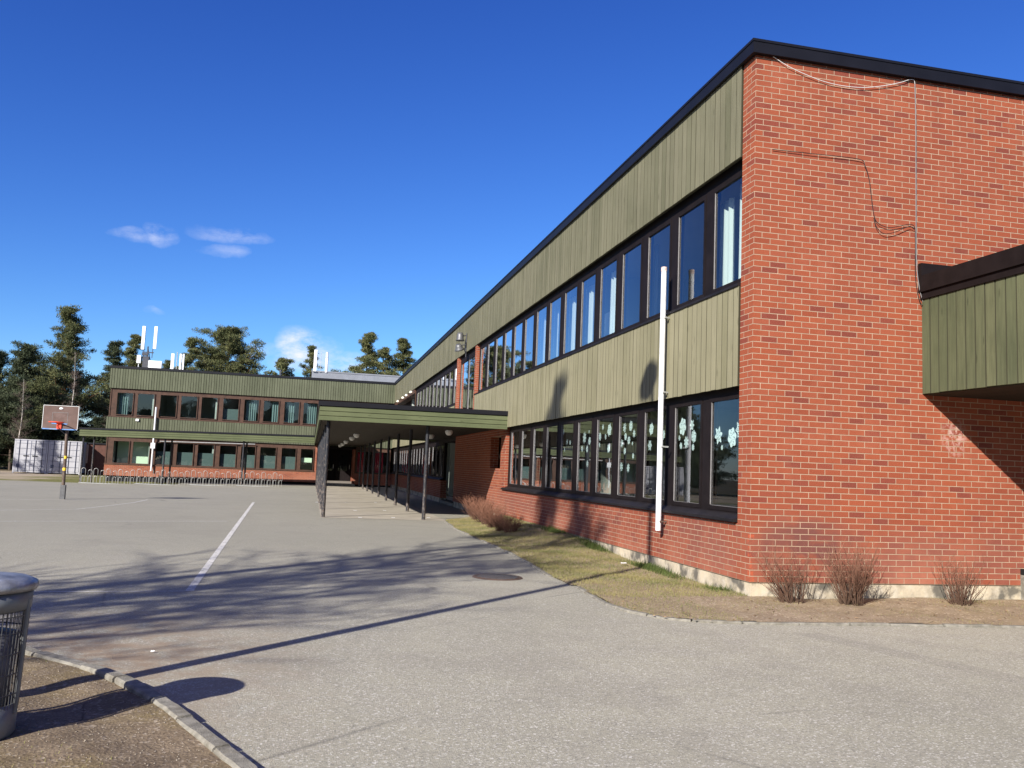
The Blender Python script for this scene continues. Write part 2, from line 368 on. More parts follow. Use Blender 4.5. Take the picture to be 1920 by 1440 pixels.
M = dict(
 brick=mat_brick(), asphalt=mat_asphalt(), ground=mat_ground(), glass=mat_glass(), bark=mat_bark(), birch=mat_birch(),
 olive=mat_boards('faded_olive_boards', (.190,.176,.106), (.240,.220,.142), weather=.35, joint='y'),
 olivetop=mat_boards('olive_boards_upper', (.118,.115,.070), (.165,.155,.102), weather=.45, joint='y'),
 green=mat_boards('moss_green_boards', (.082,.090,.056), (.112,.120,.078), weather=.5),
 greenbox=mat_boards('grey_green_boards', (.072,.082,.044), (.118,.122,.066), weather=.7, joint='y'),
 hgreen=mat_boards('green_fascia_boards', (.085,.100,.050), (.118,.130,.068), pitch=.128, horizontal=True, weather=.5),
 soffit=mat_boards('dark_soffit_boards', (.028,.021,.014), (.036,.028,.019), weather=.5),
 trim=plain('black_roof_trim', (.006,.006,.009), .5, 0, .25, .2, 3),
 frame=plain('dark_brown_frame', (.010,.007,.007), .65, 0, .12, .25, 5),
 framebrown=plain('brown_window_frame', (.062,.030,.019), .6, 0, .3, .3, 4),
 bead=plain('aluminium_bead', (.17,.16,.16), .6, 0, .5, .1, 10),
 sill=plain('black_metal_sill', (.012,.010,.011), .6, .0, .2, .3, 4),
 dirt=mat_dirt('verge_dirt', .6, 1.15), lawnsoil=mat_dirt('lawn_soil', .35, 1.75), plinth=mat_plinth(), post=mat_post(),
 concrete=plain('kerb_concrete', (.215,.20,.17), .9, 0, .2, .35, 14, .6, (.13,.115,.085)),
 plaster=plain('room_plaster', (.34,.37,.35), .9, 0, .1, .05, 1), floor=plain('room_floor', (.16,.14,.12), .6, 0, .3, .1, 2),
 mint=plain('mint_partition', (.55,.68,.52), .8, 0, .2, .04, 1), teal=mat_curtain('teal_screen', (.10,.14,.14), .1),
 curtain=mat_curtain('white_curtain', (.80,.88,.88), .4), tealcurtain=mat_curtain('grey_green_curtain', (.16,.23,.235), .2), redcurtain=mat_curtain('crimson_curtain', (.55,.035,.07), .3),
 paper=plain('white_paper', (.58,.68,.69), .9, 0, .1, .05, 20), white=plain('white_paint', (.80,.80,.80), .45, 0, .4, .05, 7),
 whitepole=plain('chipped_white_paint', (.66,.66,.69), .5, 0, .4, .06, 9, .2, (.50,.48,.45)),
 galv=plain('galvanised_steel', (.40,.40,.38), .42, .6, .5, .18, 14), steel=plain('dull_steel', (.13,.13,.135), .5, .5, .4, .2, 12),
 grey=plain('grey_sheet_roofing', (.21,.22,.245), .5, .2, .4, .08, 2, 0, (.17,.18,.20)), darkgrey=plain('dark_grey_metal', (.06,.06,.07), .5, .3, .4, .2, 6),
 container=plain('white_container_paint', (.36,.36,.385), .6, 0, .3, .08, 3, 0, (.28,.28,.30)), contdark=plain('blue_grey_bars', (.075,.085,.13), .5, .2, .3, .2, 5),
 brown=plain('brown_shed_boards', (.095,.045,.035), .8, 0, .2, .2, 4), board=plain('brown_backboard', (.115,.072,.060), .6, 0, .3, .15, 5, 0, (.16,.11,.10)),
 orange=plain('orange_rim_paint', (.75,.07,.03), .5, 0, .4, .1, 9), blue=plain('chipped_blue_paint', (.10,.25,.55), .5, 0, .4, .3, 12, 0, (.45,.45,.45)), yellow=plain('yellow_sticker', (.75,.5,.04), .6),
 rubber=plain('black_rubber', (.015,.015,.016), .6), rust=plain('rusty_cast_iron', (.13,.085,.065), .7, .4, .4, .3, 20, .5),
 line=mat_paint_line(), faint=mat_faint_line(), lampglass=plain('milky_lamp_glass', (.62,.62,.60), .35, 0, .5, .04, 5),
 twigred=mat_twig('red_brown_twigs', (.085,.045,.032), (.30,.135,.082)), twiggrey=mat_twig('grey_brown_twigs', (.095,.060,.042), (.30,.135,.085)),
 needles=mat_leaf('pine_needles', (.055,.078,.034), (.26,.25,.105), (.26,.19,.09)), spruce=mat_leaf('dark_needles', (.034,.052,.032), (.135,.150,.075)),
 backing=plain('dark_batten_board', (.055,.052,.034), .9, 0, .1, .2, 4), black=plain('black_void', (.008,.008,.009), .8), lamp=plain('flood_lamp', (.75,.72,.6), .3),
)
def mat_grass():
    t = NT('spring_grass_blades'); p = t.obj(); n = t.noise(p, 1.4, 4); n2 = t.noise(p, 40, 2)
    c = t.mix(t.ramp(n, [(.35, 0.), (.6, 1.)]), (.095,.135,.030), (.29,.262,.10))
    c = t.mix(t.ramp(n2, [(.4, 0.), (.65, .8)]), c, (.31,.26,.14))
    b = t.bsdf(c, .7, 0, .2)
    tl = t.n('ShaderNodeBsdfTranslucent'); t.l(c, tl.inputs[0]); mx = t.n('ShaderNodeMixShader'); mx.inputs[0].default_value = .3
    t.l(b.outputs[0], mx.inputs[1]); t.l(tl.outputs[0], mx.inputs[2]); t.l(mx.outputs[0], t.out.inputs[0]); return t.m
M['grass'] = mat_grass()

# ------------------------------------------------------------------ terrain
def smooth(t): t = np.clip(t, 0, 1); return t * t * (3 - 2 * t)
def gz(x, y): return -.017 * np.clip(-5 - np.asarray(x, float), 0, 13) * smooth((np.asarray(y, float) - 28) / 10)
def sheet(name, xs, ys, dz, mat, keep=None, zf=gz):
    X, Y = np.meshgrid(xs, ys); Z = zf(X, Y) + dz
    V = np.stack([X, Y, Z], -1).reshape(-1, 3); nx = len(xs); F = []
    for j in range(len(ys) - 1):
        for i in range(nx - 1):
            if keep is None or keep((xs[i] + xs[i+1]) / 2, (ys[j] + ys[j+1]) / 2):
                a = j * nx + i; F.append((a, a+1, a+nx+1, a+nx))
    return npmesh(name, V, np.array(F), mat, smooth=True)
gx = np.concatenate([[-900,-400,-200,-120,-80], np.arange(-60, 31, 2.), [60,120,300,900]])
gy = np.concatenate([[-600,-200,-80], np.arange(-40, 111, 2.), [150,250,500,1500]])
tag(sheet('ground', gx, gy, -.03, M['ground']), kind='structure')
court = sheet('courtyard', np.arange(-60, 21, 1.), np.arange(-30, 50, 1.), 0, M['asphalt'],
              keep=lambda x, y: (y < 43.9 or x > -13.2) and not (x > 0 and y > 0))
tag(court, kind='structure')

# ------------------------------------------------------------------ school building
B = empty('school_building', (0,0,0), 'two-storey red brick school with olive green board cladding and long window bands', 'building')
E_ = 49.69; XW = -18.1
def part(name, mat, mb): return mb.build(name, M[mat], B)
# brick walls of the long block
w = MB()
w.box((0,0,.2),(14,.33,7.0))                        # end wall
w.box((0,.33,.2),(.26,14.13,.9))                    # under the lower windows
w.box((0,14.13,.2),(.26,14.75,2.66)); w.box((0,14.75,.2),(.26,16.25,1.5)); w.box((0,14.75,2.45),(.26,16.25,2.66))
w.box((0,16.25,.2),(.26,23.0,2.66)); w.box((.8,14.0,.2),(1.0,16.5,2.66))
w.box((0,26.4,.2),(.26,E_,.93))
part('brick_wall', 'brick', w)
p = MB().box((-.0,19.3,2.66),(.26,19.6,5.74)); part('brick_pier', 'brick', p)
p = MB().box((-.0,23.15,2.66),(.26,23.5,5.74)); part('brick_pier', 'brick', p)
part('plinth', 'plinth', MB().box((.018,.018,-.4),(14,.3,.2)).box((.018,.3,-.4),(.25,23,.2)).box((.018,26.4,-.4),(.25,E_,.2)))
# wing walls
w = MB(); w.box((XW,E_,.14),(-5.1,E_+.26,.84)); w.box((-5.1,E_,.14),(-4.95,E_+.26,2.62)); w.box((-2.45,E_,.1),(-.002,E_+.26,.84)); w.box((-2.6,E_,.1),(-2.45,E_+1.8,2.6))
w.box((XW,E_+.26,.14),(XW+.26,60,.84))
o = part('brick_wall', 'brick', w); o['label'] = 'low brick wall under the far wing windows'
part('plinth', 'black', MB().box((XW+.1,E_+.1,-.5),(-.2,E_+.3,.14)))  # black colour stands in for the shadow band below the wing brickwork
# board cladding, real boards with grooves
def boards_x(z0, z1, y0, y1, x0=-.024, pitch=.16):      # facade facing -x
    MB().box((-.004, y0, z0 + .012), (.05, y1, z1 - .012)).build('cladding_backing', M['backing'], B); m = MB()
    for i in range(int(math.floor(y0/pitch)), int(math.ceil(y1/pitch))):   # board edges on multiples of the pitch
        j = random.uniform(-.003, .003); k = random.uniform(-.002, .003); a, b = max(i*pitch + .006, y0), min((i+1)*pitch - .006, y1)
        if b > a + .01: m.box((x0 + k, a, z0 + j), (.001, b, z1))
    return m
def boards_y(z0, z1, x0, x1, y=E_, pitch=.16, dep=.024):
    MB().box((x0, y - .004, z0 + .012), (x1, y + .05, z1 - .012)).build('cladding_backing', M['backing'], B); m = MB()
    for i in range(int(math.floor(x0/pitch)), int(math.ceil(x1/pitch))):
        j = random.uniform(-.003, .003); k = random.uniform(-.002, .003); a, b = max(i*pitch + .014, x0), min((i+1)*pitch - .014, x1)
        if b > a + .01: m.box((a, y - dep + k, z0 + j), (b, y + .001, z1))
    return m
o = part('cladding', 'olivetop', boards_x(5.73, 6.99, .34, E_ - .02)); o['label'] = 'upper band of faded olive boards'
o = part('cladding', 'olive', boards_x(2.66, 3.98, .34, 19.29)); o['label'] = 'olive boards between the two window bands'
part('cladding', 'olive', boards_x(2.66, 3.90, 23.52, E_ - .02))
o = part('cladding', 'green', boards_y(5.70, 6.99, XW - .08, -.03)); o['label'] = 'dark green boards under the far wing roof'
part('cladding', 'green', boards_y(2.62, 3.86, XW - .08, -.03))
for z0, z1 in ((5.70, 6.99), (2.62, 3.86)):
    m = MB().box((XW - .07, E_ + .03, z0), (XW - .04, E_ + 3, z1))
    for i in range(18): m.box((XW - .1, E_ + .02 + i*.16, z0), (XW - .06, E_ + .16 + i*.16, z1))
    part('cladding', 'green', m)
# roof and trims
part('roof', 'grey', MB().box((.05,.05,6.9),(13.9,60,7.02)).box((XW+.05,E_+.05,6.9),(.05,60,7.02)))
t_ = MB().box((-.075,-.07,6.985),(14.2,.02,7.16)).box((-.075,.02,6.985),(.03,E_-.06,7.16))
t_.box((-.085,-.08,7.135),(14.2,.12,7.17)).box((-.085,.12,7.135),(.15,E_-.1,7.17)); part('roof_trim', 'trim', t_)
part('roof_trim', 'trim', MB().box((XW-.14,E_-.06,6.985),(-.075,E_+.06,7.14)).box((XW-.14,E_+.06,6.985),(XW-.02,60,7.14)))
# interiors
inn = MB()
inn.box((6.4,.4,.2),(6.5,60,6.9)); inn.box((.3,.34,3.15),(6.4,60,3.3)); inn.box((.3,.34,6.3),(6.4,60,6.4))
for y in (9.9, 16.3, 23.1, 26.3, 34., 42., E_+.3): inn.box((.35,y,.3),(6.4,y+.1,6.3))
for x in (-15.6, -11.7, -5.0): inn.box((x,E_+.4,.3),(x+.1,E_+5.4,6.3))
inn.box((XW+.3,E_+5.4,.2),(0,E_+5.5,6.9)); inn.box((XW+.3,E_+.3,3.1),(0,E_+5.4,3.25)); inn.box((XW+.3,E_+.3,6.2),(0,E_+5.4,6.3))
inn.box((XW+.15,E_+.3,.9),(XW+.3,E_+5.4,6.3))
part('interior_wall', 'plaster', inn)
part('interior_floor', 'floor', MB().box((.27,.34,.15),(6.4,60,.3)).box((.27,.34,3.3),(6.4,60,3.6)).box((XW+.3,E_+.3,.1),(-.3,E_+5.4,.28)).box((XW+.3,E_+.3,3.25),(-.3,E_+5.4,3.5)))
part('outer_wall', 'brick', MB().box((XW,60,-.3),(14,60.2,7)).box((13.8,.35,-.3),(14,60,7)))
m_ = MB().box((-17.65,E_+1.3,.3),(-15.7,E_+1.34,3.0)); o = part('interior_wall', 'mint', m_); o['label'] = 'pale mint partition behind the far left windows'

class Plane:
    """wall frame: u along the wall, d inward, z up"""
    def __init__(s, kind): s.k = kind
    def P(s, u, d, z): return (d, u, z) if s.k == 'X' else (u, E_ + d, z)
    def box(s, mb, u0, d0, z0, u1, d1, z1): return mb.box(s.P(u0,d0,z0), s.P(u1,d1,z1))
nwin = 0
def window(pl, u0, u1, z0, z1, fmat, d=.105, fw=.055, bead=True, lab=None):
    """frame > pane, glazing_bead ; opening u0..u1, z0..z1"""
    f = MB()
    pl.box(f, u0-fw, d-.012, z0-fw, u1+fw, d+.05, z0); pl.box(f, u0-fw, d-.012, z1, u1+fw, d+.05, z1+fw)
    pl.box(f, u0-fw, d-.012, z0, u0, d+.05, z1); pl.box(f, u1, d-.012, z0, u1+fw, d+.05, z1)
    o = f.build('window', M[fmat], B)
    if lab: o['label'] = lab
    g = MB(); q = [pl.P(u0-.01,d+.012,z0-.01), pl.P(u1+.01,d+.012,z0-.01), pl.P(u1+.01,d+.012,z1+.01), pl.P(u0-.01,d+.012,z1+.01)]
    g.add(q, [(0,3,2,1) if pl.k == 'X' else (0,1,2,3)]); g.build('pane', M['glass'], o)
    if bead:
        b = MB(); far = u1 if pl.k == 'X' else u0
        if pl.k == 'X': pl.box(b, u1-.006, d-.008, z0+.01, u1-.001, d+.008, z1-.002)
        pl.box(b, u0+.004, d+.0, z0+.001, u1-.012, d+.008, z0+.006)
        b.build('glazing_bead', M['bead'], o)
    return o
def band(pl, spans, z0, z1, bz0, bz1, e0, e1, fmat, smat, d=.105, dsur=.10, bead=True, fw=.055):
    """surround mesh fills everything between the windows of one band"""
    s = MB(); b0 = e0
    pl.box(s, e0, dsur, bz0, e1, dsur+.12, z0-fw); pl.box(s, e0, dsur, z1+fw, e1, dsur+.12, bz1)
    for (a, b) in sorted(spans):
        if a - fw > b0 + .001: pl.box(s, b0, dsur, z0-fw, a-fw, dsur+.12, z1+fw)
        b0 = b + fw
    if e1 > b0 + .001: pl.box(s, b0, dsur, z0-fw, e1, dsur+.12, z1+fw)
    s.build('window_surround', M[smat], B)
    for (a, b) in spans: window(pl, a, b, z0, z1, fmat, d, fw, bead)
FX, FY = Plane('X'), Plane('Y')
# long block, lower band near the corner: 11 windows
cY = lambda y: y + .112*(y+9.9)/5.34   # openings sit a little behind the face of the wall
low = [(.22 if k == 0 else 1.27+1.225*(k-1)+.168, 1.27+1.225*k-.168) for k in range(11)]
low = [(cY(a), cY(b)) for a, b in low]; band(FX, low, 1.085, 2.52, .9, 2.74, .33, 14.13, 'frame', 'frame')
up = [(.22 if k == 0 else 1.27+1.238*(k-1)+.168, 1.27+1.238*k-.168) for k in range(15)]
up = [(cY(a), cY(b)) for a, b in up]; band(FX, up, 4.13, 5.55, 3.92, 5.80, .33, 19.3, 'frame', 'frame')
band(FX, [(19.8,21.3),(21.5,22.95)], 3.15, 5.45, 2.66, 5.80, 19.6, 23.15, 'frame', 'frame')
band(FX, [(23.7+1.27*k, 24.6+1.27*k) for k in range(11)], 4.05, 5.45, 3.86, 5.80, 23.5, 38.0, 'frame', 'frame')
band(FX, [(38.3+1.25*k, 39.2+1.25*k) for k in range(9)], 4.05, 5.30, 3.86, 5.80, 38.0, E_, 'frame', 'frame', d=.5, dsur=.49)
part('soffit_reveal', 'framebrown', MB().box((0.0,38.0,5.50),(.45,E_,5.72)).box((0.06,37.96,3.9),(.5,38.02,5.72)))
band(FX, [(26.6+1.25*k, 27.55+1.25*k) for k in range(18)], 1.08, 2.40, .93, 2.70, 26.4, E_, 'frame', 'frame')
# sills
def sill(y0, y1, z, dr=.075, out=-.055):
    m = MB(); m.add([(out,y0,z-dr),(out,y1,z-dr),(.12,y1,z-dr),(.12,y0,z-dr),(out,y0,z-dr+.035),(out,y1,z-dr+.035),(.11,y1,z+.03),(.11,y0,z+.03)],
        [(0,3,2,1),(4,5,6,7),(0,1,5,4),(1,2,6,5),(2,3,7,6),(3,0,4,7)]); part('window_sill', 'sill', m)
sill(.335, 14.3, .985); sill(.335, 19.29, 4.05, .07, -.045); sill(23.52, 38.0, 3.97, .07, -.045); sill(26.4, E_, 1.0)
# wing bands
wu = [(-17.67,-16.73),(-16.43,-15.45),(-15.07,-14.08),(-13.79,-12.81),(-12.53,-11.55),(-11.18,-10.21),(-9.85,-8.94),(-8.61,-7.66),(-7.28,-6.34),(-6.04,-5.12),(-4.7,-3.75),(-3.4,-2.45),(-2.1,-1.15)]
wl = [(-17.65,-16.73),(-16.49,-15.49),(-15.09,-14.15),(-13.82,-12.84),(-12.55,-11.56),(-11.18,-10.18),(-9.85,-8.97),(-8.64,-7.65),(-7.27,-6.37),(-6.03,-5.22)]
band(FY, wu, 4.03, 5.42, 3.86, 5.74, XW+.02, -.4, 'framebrown', 'framebrown', d=.05, bead=False, fw=.045)
band(FY, wl, .95, 2.33, .84, 2.64, XW+.02, -5.1, 'framebrown', 'framebrown', d=.05, bead=False, fw=.045)
band(FY, [(-2.3,-1.35),(-1.15,-.2)], .95, 2.33, .84, 2.64, -2.45, -.08, 'framebrown', 'framebrown', d=.05, bead=False, fw=.045)
part('window_sill', 'framebrown', MB().box((XW-.02,E_-.04,3.855),(-.4,E_+.05,3.93)).box((XW-.02,E_-.04,.84),(-5.1,E_+.05,.90)))
part('corner_panel', 'framebrown', MB().box((XW,E_+.06,.84),(XW+.06,E_+3,2.62)).box((XW,E_+.06,3.86),(XW+.06,E_+3,5.7)))
# lower screens behind the wing glass
scr = MB()
for (a, b) in wl[2:9]: scr.box((a-.1,E_+.32,.9),(b+.1,E_+.34,1.78))
scr.box((-11.25,E_+.32,4.0),(-10.15,E_+.34,4.75)); part('window_screen', 'teal', scr)
part('window_screen', 'mint', MB().box((-6.05,E_+.3,1.45),(-5.3,E_+.32,1.75)))
# recessed entrances
part('entrance_wall', 'frame', MB().box((1.7,22.9,.2),(1.8,26.5,2.7)).box((0,22.95,2.5),(1.7,26.4,2.7)).box((-4.95,E_+1.8,.1),(-2.45,E_+1.9,2.7)).box((-4.95,E_,2.45),(-2.45,E_+1.8,2.6)))
for x in (-4.75, -3.65):
    d = MB().box((x,E_+1.72,.2),(x+1.0,E_+1.8,2.25)).build('door', M['frame'], B)
    MB().add([(x+.15,E_+1.71,.95),(x+.85,E_+1.71,.95),(x+.85,E_+1.71,2.1),(x+.15,E_+1.71,2.1)], [(0,1,2,3)]) or None
    g = MB(); g.add([(x+.15,E_+1.71,.95),(x+.85,E_+1.71,.95),(x+.85,E_+1.71,2.1),(x+.15,E_+1.71,2.1)], [(0,1,2,3)]); g.build('pane', M['glass'], d)
    MB().box((x+.9,E_+1.66,1.1),(x+.93,E_+1.71,1.4)).build('handle', M['galv'], d)
part('entrance_step', 'concrete', MB().box((-4.93,E_-1.6,-.1),(-2.47,E_+1.78,.14)).box((0.0,22.95,-.1),(1.7,26.4,.12)))
part('door', 'frame', MB().box((1.62,23.6,.12),(1.70,25.6,2.3)))
part('floor_slab_edge', 'concrete', MB().box((3.95,-.5,-.1),(5.4,-.001,.34)))
part('grille', 'black', MB().box((3.95,-.06,.345),(4.4,-.001,.42)))
# box bridge leaving the end wall
part('cladding_backing', 'backing', MB() .box((2.5,-9,2.69),(6.0,-.002,3.93)))
m = MB(); n = 60
for i in range(n):
    y0 = -9.6 + i*.16; m.box((2.462 + random.uniform(-.003,.003), y0+.009, 2.675 + random.uniform(-.003,.003)), (2.5, min(y0+.151,-.003), 3.945))
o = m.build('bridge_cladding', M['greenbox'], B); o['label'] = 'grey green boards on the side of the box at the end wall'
part('bridge_trim', 'framebrown' if False else 'frame', MB().box((2.41,-9.05,4.03),(2.50,-.002,4.25)).box((2.44,-9.05,3.935),(2.50,-.002,4.03)).box((2.50,-9,3.94),(6,-.002,4.02)).box((2.41,-.07,4.25),(3.4,-.002,4.42)))
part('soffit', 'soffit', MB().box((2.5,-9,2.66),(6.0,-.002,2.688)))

# ------------------------------------------------------------------ covered walkway
Wk = empty('covered_walkway', (-3.5,14,0), 'flat-roofed covered walkway with green fascia boards on rows of black posts', 'walkway')
def wpart(name, mat, mb): return mb.build(name, M[mat], Wk, loc=(3.5,-14,0))
F0, F1 = 13.9, 28.3
wpart('roof', 'grey', MB().box((-5.15,F0+.05,2.72),(-.03,F1,3.02)).box((-5.15,F1,2.72),(-1.9,E_-.1,3.02)))
s = MB(); yy = F0+.05
while yy < E_-.15:
    x1 = -.03 if yy < F1-.12 else -1.9
    s.box((-5.12,yy+.004,2.655),(x1,yy+.126,2.72)); yy += .13
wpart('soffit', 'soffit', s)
fb = MB()
for k in range(3):
    z0 = 2.60 + k*.128
    fb.box((-5.2,F0,z0),(-.026,F0+.03,z0+.113)); fb.box((-5.2,F0+.03,z0),(-5.17,E_-.08,z0+.113)); fb.box((-1.9,F1,z0),(-1.87,E_-.08,z0+.113)); fb.box((-1.87,F1,z0),(-.026,F1+.03,z0+.113))
wpart('fascia', 'hgreen', fb); wpart('fascia_backing', 'backing', MB().box((-5.165,F0+.025,2.605),(-.03,F0+.05,2.98)).box((-5.18,F0+.05,2.605),(-5.15,E_-.1,2.98)))
wpart('roof_trim', 'trim', MB().box((-5.24,F0-.04,2.99),(-.026,F0+.06,3.11)).box((-5.24,F0+.06,2.99),(-5.14,E_-.08,3.11)).box((-1.93,F1,2.99),(-1.82,E_-.08,3.11)))
k = 0
for k in range(9):
    y = 14.25 + 4.13 * k
    if y > 48.5: break
    for x in (-4.94, -2.22):
        MB().tube([(x,y,-.02),(x,y,2.66)], .052, 12).build('post', M['post'], Wk, loc=(3.5,-14,0))

# soffit lamps
for i, (x, y, lab) in enumerate([(-1.1,17.6,'round milky soffit lamp nearest the brick wall'),(-1.1,21.9,'second round soffit lamp near the brick wall, behind the front one'),
        (-3.66,24.78,'first round soffit lamp over the walkway between the posts'),(-3.64,29.2,'second round soffit lamp over the walkway between the posts'),
        (-3.64,36.0,'third round soffit lamp over the walkway between the posts'),(-3.6,42.0,'fourth round soffit lamp over the walkway, close to the doors'),(-3.6,46.5,'last round soffit lamp over the walkway doors')]):
    L = empty('soffit_lamp', (x,y,2.655), lab, 'lamp', 'round lamps under the walkway roof')
    MB().lathe((0,0,0), [(0,0),(.10,0),(.105,-.03),(.0,-.03)], 20).build('base', M['white'], L)
    MB().lathe((0,0,0), [(.125,-.02),(.122,-.07),(.10,-.125),(.06,-.16),(.0,-.17)], 24).build('shade', M['lampglass'], L)

# ------------------------------------------------------------------ bike shelter
Bs = empty('bike_shelter', (-11.6,46,0), 'long low bike shelter with green fascia and black posts before the far wing', 'shelter')
def bpart(name, mat, mb): return mb.build(name, M[mat], Bs, loc=(11.6,-46,0))
xa, xb, za, zb, SB = -18.14, -5.22, 2.43, 2.60, 46.1
bpart('roof', 'grey', MB().slab(xa+.05,xb,43.25,SB,za+.1,zb+.1,.3))
fm = MB()
for k in range(3): fm.slab(xa,xb,43.2,43.23,za+k*.125,zb+k*.125,.110); fm.slab(xa,xa+.04,43.24,SB,za+k*.125,za+k*.125,.110)
bpart('fascia_backing', 'backing', MB().slab(xa+.02,xb,43.23,43.26,za+.005,zb+.005,.36))
bpart('fascia', 'hgreen', fm)
bpart('roof_trim', 'trim', MB().slab(xa-.04,xb,43.16,43.28,za+.38,zb+.38,.09).slab(xa-.04,xa+.06,43.28,SB,za+.38,za+.38,.09))
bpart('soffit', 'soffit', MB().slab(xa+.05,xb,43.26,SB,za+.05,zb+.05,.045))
for x in (-17.94,-13.6,-9.25):
    for y in (43.4,45.9):
        z = float(gz(x,y)); MB().tube([(x,y,z-.05),(x,y,za+.12)], .055, 10).build('post', M['post'], Bs, loc=(11.6,-46,0))
# bike racks
def make_rack(n, label):
    R = empty('bike_rack', (0,0,0), label, 'bike rack', 'steel hoop bike racks in a row under the shelter')
    MB().box((-.1,-.02,.0),(n*.32-.06,.02,.035)).box((-.1,.50,.0),(n*.32-.06,.54,.035)).build('base_rail', M['galv'], R)
    for i in range(n):
        x = i*.32; hi = i % 2 == 0; h = .86 if hi else .76; y = .0 if hi else .12
        pts = [(x,y,.02),(x,y,h-.12)] + [(x+.11-.11*math.cos(a), y, h-.12+.11*math.sin(a)) for a in [PI*k/8 for k in range(1,8)]] + [(x+.22,y,h-.12),(x+.22,y,.42),(x+.16,y+.2,.40)]
        m = MB().tube(pts, .0125, 6)
        m.tube([(x+.04,y+.0,.02),(x+.04,y,.36),(x+.08,y,.42),(x+.14,y,.42),(x+.18,y,.36),(x+.18,y,.02)], .010, 5)
        m.build('hoop', M['galv'], R)
    return R
x = -17.75
for i, (n, lab) in enumerate([(9,'leftmost steel bike rack, partly before the brown shed'),(9,'second steel bike rack from the left, before the white pole'),(8,'third steel bike rack from the left, before the middle wing windows'),(8,'rightmost steel bike rack, nearest the covered walkway')]):
    R = make_rack(n, lab); R.location = (x, 42.7 , float(gz(x + n*.16, 42.7))); x += n*.32 + .02
    R.rotation_euler = (0, .008, 0)

# ------------------------------------------------------------------ fittings on the walls
# white wall pole
P = empty('flag_pole', (-.115,2.64,.63), 'short white pole bracketed upright to the front facade near the brick corner', 'pole', 'white wall-mounted flag poles')
MB().tube([(0,0,0),(.0,.0,4.03)], .043, 20).build('tube', M['whitepole'], P)
MB().tube([(0,0,4.03),(0,0,4.10)], .047, 20).build('cap', plain('rusty_white_cap', (.55,.42,.38), .7, 0, .3, .4, 30), P)
for z in (.14, 1.28, 2.12, 3.29):
    b = MB().box((-.0,-.055,z-.012),(.115,-.035,z+.012)).tube([(.02,-.02,z),(.02,-.09,z)], .012, 8); b.build('bracket', M['rust'] if z in (.14,) else M['galv'], P)
P2 = empty('flag_pole', (-15.26,E_-.17,.5), 'short white pole with a junction box on the far wing wall', 'pole', 'white wall-mounted flag poles')
MB().tube([(0,0,0),(0,0,4.1)], .055, 12).build('tube', M['whitepole'], P2)
MB().box((-.14,-.06,1.45),(.12,.08,1.8)).build('junction_box', M['white'], P2)
MB().box((-.02,.0,.3),(.02,.15,.34)).box((-.02,.0,3.3),(.02,.15,3.34)).build('bracket', M['galv'], P2)
# horn bells under the eaves
def bell(z, up):
    Bl = empty('wall_speaker', (-.28,21.3,z), 'grey bell-shaped wall speaker on olive boards, ' + ('upper one' if up else 'lower one, tipped to the yard'), 'speaker', 'grey bell speakers by the brick piers')
    if up: MB().lathe((0,0,0), [(0,.30),(.09,.30),(.12,.22),(.13,.06),(.17,.0),(.15,.0),(.11,.06),(.0,.2)], 20).build('horn', M['steel'], Bl)
    else:
        h = MB().lathe((0,0,0), [(0,.22),(.09,.22),(.12,.15),(.15,.05),(.19,.0),(.16,.0),(.10,.08),(.0,.14)], 20).build('horn', M['steel'], Bl); h.rotation_euler = (.35,-.35,0)
        MB().lathe((0,0,0), [(0,.02),(.10,.02),(.10,.03),(0,.03)], 16).build('mouth', M['black'], Bl).rotation_euler = (.35,-.35,0)
    MB().tube([(0,0,.16),(.24,0,.22)], .018, 8).tube([(.24,0,-.25),(.24,0,.3)], .02, 8).build('bracket', M['darkgrey'], Bl)
bell(6.12, True); bell(5.78, False)
# floodlights in a row
for i, y in enumerate((46.7,43.5,41.5,39.1)):
    L = empty('floodlight', (-.07,y,5.62), ['farthest','third','second','nearest'][i] + ' of four small pale floodlights under the far end of the eaves', 'floodlight', 'small floodlights under the eaves')
    MB().lathe((0,0,0), [(0,.1),(.06,.09),(.10,.0),(.085,-.03),(0,-.05)], 14).build('lamp_head', M['lamp'], L)
    MB().tube([(0,0,.08),(0,0,.14),(.08,0,.14)], .015, 6).build('arm', M['darkgrey'], L)
# cables on the end wall
def cable(name, pts, r, mat, lab, y=-.018):
    P = [Vector((a, y - (.012 if 0 < i < len(pts)-1 else 0), b)) for i, (a, b) in enumerate(pts)]; Q = []
    for i in range(len(P)-1):
        p0, p1, p2, p3 = P[max(i-1,0)], P[i], P[i+1], P[min(i+2, len(P)-1)]
        for k in range(5):
            t = k/5; Q.append(.5*((2*p1)+(-p0+p2)*t+(2*p0-5*p1+4*p2-p3)*t*t+(-p0+3*p1-3*p2+p3)*t**3))
    Q.append(P[-1]); o = MB().tube(Q, r, 6).build(name, M[mat], None); return tag(o, lab, 'cable')
cable('cable', [(.21,7.0),(.43,6.89),(.69,6.81),(.97,6.75),(1.25,6.73),(1.57,6.75),(1.88,6.82),(2.13,6.90),(2.27,6.96),(2.345,6.965),(2.37,6.92)], .0045, 'lampglass', 'loose pale cable sagging below the roof trim of the brick end wall')
cable('conduit', [(2.37,6.92),(2.37,6.32),(2.365,4.95),(2.37,4.40),(2.41,4.08),(2.455,3.93),(2.47,3.90)], .0065, 'bead', 'straight pale conduit running down the brick end wall to the box')
cable('cable', [(.24,5.73),(.86,5.74),(1.49,5.75),(1.59,5.67),(1.65,5.5),(1.68,5.29),(1.72,5.03),(1.78,4.91),(1.95,4.865),(2.14,4.91),(2.26,4.94),(2.34,4.91),(2.352,4.7),(2.352,4.2),(2.44,3.86),(2.60,3.92)], .0045, 'rubber', 'thin black cable crossing the brick end wall and dropping to the box')
